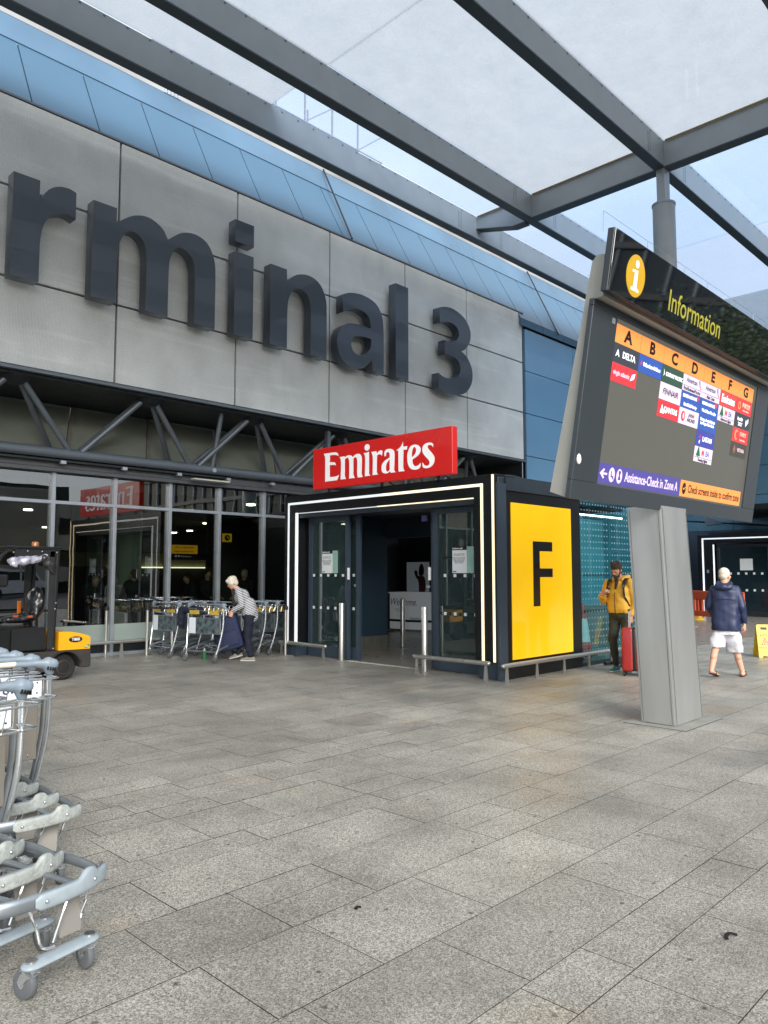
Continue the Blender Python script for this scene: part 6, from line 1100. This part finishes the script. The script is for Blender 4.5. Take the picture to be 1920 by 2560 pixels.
# navy suitcase hanging tilted in her hands
nm = mat('navy_suitcase_fabric', '20294a', .75, 0, .12, 8, bump=.3, bscale=40)
s1 = thing('suitcase', 'navy soft suitcase held tilted by the person in the striped cardigan', 'suitcase', (8.22, 12.11, .52)); s1.rotation_euler = (R(-17), 0, R(46))
MB().box(-.13, -.24, -.33, .13, .24, .30, .05, None, 4).build('case_body', nm, s1, True); MB().box(-.145, -.19, -.26, -.125, .19, .02, .02, None, 2).build('front_pocket', nm, s1, True); MB().tube([(0, -.08, .30), (0, -.07, .35), (0, .07, .35), (0, .08, .30)], .012, 8).build('handle', black_plastic, s1, True)
for y_ in (-.19, .19): MB().cyl((-.03, y_, -.36), (.03, y_, -.36), .04, n=18).box(-.035, y_-.03, -.35, .035, y_+.03, -.31, .005).build('wheel', black_plastic, s1, True)
# red hard case
s2 = thing('suitcase', 'tall red hard suitcase with a black zip band beside the steel pedestal', 'suitcase', (11.50, 5.62, .004), R(20))
rm = mat('red_polycarbonate_shell', '96211d', .35, 0, .06, 3, coat=.3)
MB().box(-.15, .045, .07, .15, .24, .76, .05, None, 4).build('shell', rm, s2, True); MB().box(-.15, -.15, .07, .15, .035, .76, .05, None, 4).build('shell', rm, s2, True); MB().box(-.145, .0, .075, .145, .09, .755, .03, None, 3).build('zip_band', black_plastic, s2, True)
for (x, y) in ((-.1, -.11), (.1, -.11), (-.1, .2), (.1, .2)): MB().cyl((x, y-.015, .03), (x, y+.015, .03), .03, n=16).box(x-.02, y-.02, .05, x+.02, y+.02, .085).build('wheel', black_plastic, s2, True)
MB().cyl((-.08, .12, .75), (-.08, .12, 1.03), .009).cyl((.08, .12, .75), (.08, .12, 1.03), .009).build('telescopic_tube', alu, s2, True); MB().cyl((-.1, .12, 1.03), (.1, .12, 1.03), .014).build('handle', black_plastic, s2, True)
# dim figures inside the hall
def figure(x, y, rz, coatc, hairc, lab, bend=0):
    t = thing('person', lab, 'person', (x, y, .012), rz); b = bend
    remesh('body', [ell((0, .0+b*.4, 1.58-b*.3), .075, .09, .11), cap((0, b*.2, 1.38-b*.2), (0, b*.35, 1.50-b*.28), .055, .05), ell((0, b*.15, 1.2-b*.1), .14, .11, .2), ell((0, 0, .95), .15, .12, .14), cap((.19, b*.2, 1.36-b*.15), (.25, .08, 1.1), .048, .04), cap((.25, .08, 1.1), (.18, .26, 1.0), .038, .028), cap((-.19, b*.2, 1.36-b*.15), (-.25, .08, 1.1), .048, .04), cap((-.25, .08, 1.1), (-.18, .26, 1.0), .038, .028), cap((.1, 0, .9), (.1, .02, .48), .085, .055), cap((.1, .02, .48), (.1, 0, .06), .052, .036), cap((-.1, 0, .9), (-.1, .02, .48), .085, .055), cap((-.1, .02, .48), (-.1, 0, .06), .052, .036), cap((.1, -.02, .03), (.1, .16, .03), .035, .03), cap((-.1, -.02, .03), (-.1, .16, .03), .035, .03), ell((0, .09+b*.4, 1.57-b*.3), .012, .02, .02)]+finger_hand((.18, .26, 1.0), (0, 1, -.2), 1, .8, palm=(0, 0, -1))+finger_hand((-.18, .26, 1.0), (0, 1, -.2), 1, .8, palm=(0, 0, -1)), .010, skin_m, t, 3)
    remesh('coat', [ell((0, b*.15, 1.22-b*.1), .18, .14, .22), ell((0, 0, .95), .18, .15, .2), cap((-.14, b*.2, 1.38-b*.15), (.14, b*.2, 1.38-b*.15), .07, .07), cap((.19, b*.2, 1.36-b*.15), (.25, .08, 1.1), .07, .06), cap((.25, .08, 1.1), (.19, .22, 1.02), .058, .045), cap((-.19, b*.2, 1.36-b*.15), (-.25, .08, 1.1), .07, .06), cap((-.25, .08, 1.1), (-.19, .22, 1.02), .058, .045), cap((.1, 0, .9), (.1, .02, .1), .1, .06), cap((-.1, 0, .9), (-.1, .02, .1), .1, .06)], .016, mat('coat_'+coatc, coatc, .85, 0, .1, 6), t, 3, .01, 10)
    remesh('hair', [ell((0, -.02+b*.4, 1.62-b*.3), .085, .095, .09), ell((0, -.05+b*.4, 1.55-b*.3), .075, .06, .08)], .012, mat('hair_'+hairc, hairc, .85, 0, .2, 20), t, 3)
figure(10.2, 16.6, R(80), '1b1c20', '1a1613', 'dark-coated person bowing the head behind the glass above the trolleys', .35); figure(10.75, 16.8, R(200), '202024', '2a1d15', 'dark-haired person facing out behind the glass beside the bowing one'); figure(11.6, 16.4, R(120), '232326', '8a8784', 'person with a pale head covering behind the glass right of the woman')
figure(8.0, 17.3, R(170), '191a1c', '6d6a5e', 'person in black leaning over behind the glass near the tractor', .5); figure(8.95, 17.2, R(10), '2c2a25', '5b4a38', 'brown-haired person standing beside the round hall column')
# ---------------- what stands behind the viewer, seen only in reflections ----------------
OP = thing('car_park', 'long grey ribbed concrete car park across the road, mirrored in the hall windows', 'building', (20, -34, 0)); OO = Vector((-20, 34, 0))
cpm = mat('car_park_concrete', '98968e', .85, 0, .15, .6)
for k in range(3):
    o = MB().box(-60, -34, .9+2.6*k, 90, -33.7, 2.2+2.6*k).build('parapet', cpm, OP); o.location = OO
o = MB().box(-60, -45, 0, 90, -35, 7.0).build('dark_deck', mat('deck_shadow_concrete', '2f2f2e', .9), OP); o.location = OO
q = MB()
for k in range(100): q.box(-60+k*1.5, -33.69, .9, -60+k*1.5+.25, -33.6, 7.4)
o = q.build('rib', cpm, OP); o.location = OO; o['kind'] = 'stuff'
OB = thing('glass_office', 'dark glazed office block beyond the forecourt, mirrored in the totem header', 'building', (46, -25, 0)); O2 = Vector((-46, 25, 0))
o = MB().box(46, -60, 0, 56, -9, 17).build('office_body', mat('dark_office_glass', '1d2930', .1, .2, .1, .2), OB); o.location = O2
for k in range(5): o = MB().box(45.7, -60, 3.2*k+2.9, 46, -9, 3.2*k+3.3).build('floor_band', dark_grey, OB); o.location = O2
q = MB()
for k in range(26): q.box(45.8, -60+k*2, 0, 46, -59.85+k*2, 17)
o = q.build('fin', mat('pale_office_fin', '77828a', .5), OB); o.location = O2
def tree(x, y, h, lab, seed):
    t = thing('street_tree', lab, 'tree', (x, y, 0), 0, 'trees across the road'); rn = random.Random(seed)
    b_ = MB().tube([(0, 0, 0), (.1, .05, h*.3), (0, .1, h*.55), (.1, 0, h*.85)], [.17, .16, .15, .14, .12, .11, .1, .08, .06, .04], 10, 3)
    ends = []
    for k in range(14):
        z0 = h*rn.uniform(.3, .7); a = rn.uniform(0, 6.28); L_ = h*rn.uniform(.18, .32); e = V((cos(a)*L_, sin(a)*L_, z0+L_*rn.uniform(.4, 1.1))); b_.cyl((0, .05, z0), e, .05, .015, 6); ends.append(e)
    b_.build('trunk', mat('bark', '4a3f33', .9, 0, .25, 12), t)
    c = MB()
    for k in range(3800):
        e = rn.choice(ends+[V((0, 0, h*.85))]); p = e+V((rn.gauss(0, 1), rn.gauss(0, 1), rn.gauss(0, .8)))*h*.075
        n_ = V((rn.gauss(0, 1), rn.gauss(0, 1), rn.gauss(0, 1))).normalized(); x_ = n_.orthogonal().normalized()*.09; y_ = n_.cross(x_).normalized()*.055; c.quad(p-x_, p-y_, p+x_, p+y_)
    c.build('crown', mat('leaf_green_dark', '34471f', .7, 0, .4, 1.5), t)
tree(32, -6.5, 10, 'leafy tree nearest the end of the forecourt across the road, mirrored in the totem header', 3); tree(38, -9, 11.5, 'taller leafy tree farther along the road, mirrored in the totem header', 5)
vn = thing('parked_van', 'white van parked across the road, mirrored in the window behind the tractor cab', 'van', (19.5, -25, .006), pi/2)
wp = mat('van_white_enamel', 'd3d8dc', .25, 0, .03, 2, coat=.6)
prof_ = [(-2.4, .35), (-2.4, .95), (-2.3, 1.7), (-2.15, 1.85), (.75, 1.85), (1.45, 1.12), (2.25, .92), (2.4, .7), (2.4, .35)]
vn.rotation_euler = (0, 0, 0)
MB().poly([(x, -.9, z) for x, z in prof_], (0, 1.8, 0)).build('van_body', wp, vn)
for s_ in (-1, 1):
    MB().poly([(.05, s_*.905, 1.15), (.05, s_*.905, 1.7), (.68, s_*.905, 1.7), (1.2, s_*.905, 1.15)], (0, .004*s_, 0)).build('side_window', black_plastic, vn); MB().box(-1.9, min(s_*.903, s_*.909), 1.2, -.1, max(s_*.903, s_*.909), 1.68).build('side_window', black_plastic, vn)
    for cx in (-1.5, 1.5): MB().cyl((cx, s_*.72, .33), (cx, s_*.93, .33), .33, n=24).build('wheel', rubber, vn, True)

# scaffold tower on the roof, showing through the canopy glass
sc_ = thing('roof_scaffold', 'blue-grey tube scaffold on the terminal roof seen through the canopy glass', 'scaffold', (12.6, 17, 11.6)); q = MB()
for k in range(7):
    for z in range(5):
        for y_ in (0, 1.2): q.cyl((-3+k*1.1, y_, 0), (-3+k*1.1, y_, 4.5+.5*(k % 2)), .03, n=6); q.cyl((-3+k*1.1, y_, .9+z*.9), (-3+(k+1)*1.1, y_, .9+z*.9), .025, n=6)
        if k % 2 == 0: q.cyl((-3+k*1.1, 0, z*.9), (-1.9+k*1.1, 0, .9+z*.9), .02, n=6)
q.build('tubes', mat('scaffold_blue_grey', '6d7d92', .5, .3), sc_); MB().box(-2, .1, 2.3, 2.5, 1.1, 2.36).build('deck', mat('scaffold_board', '8a8a86', .8), sc_)
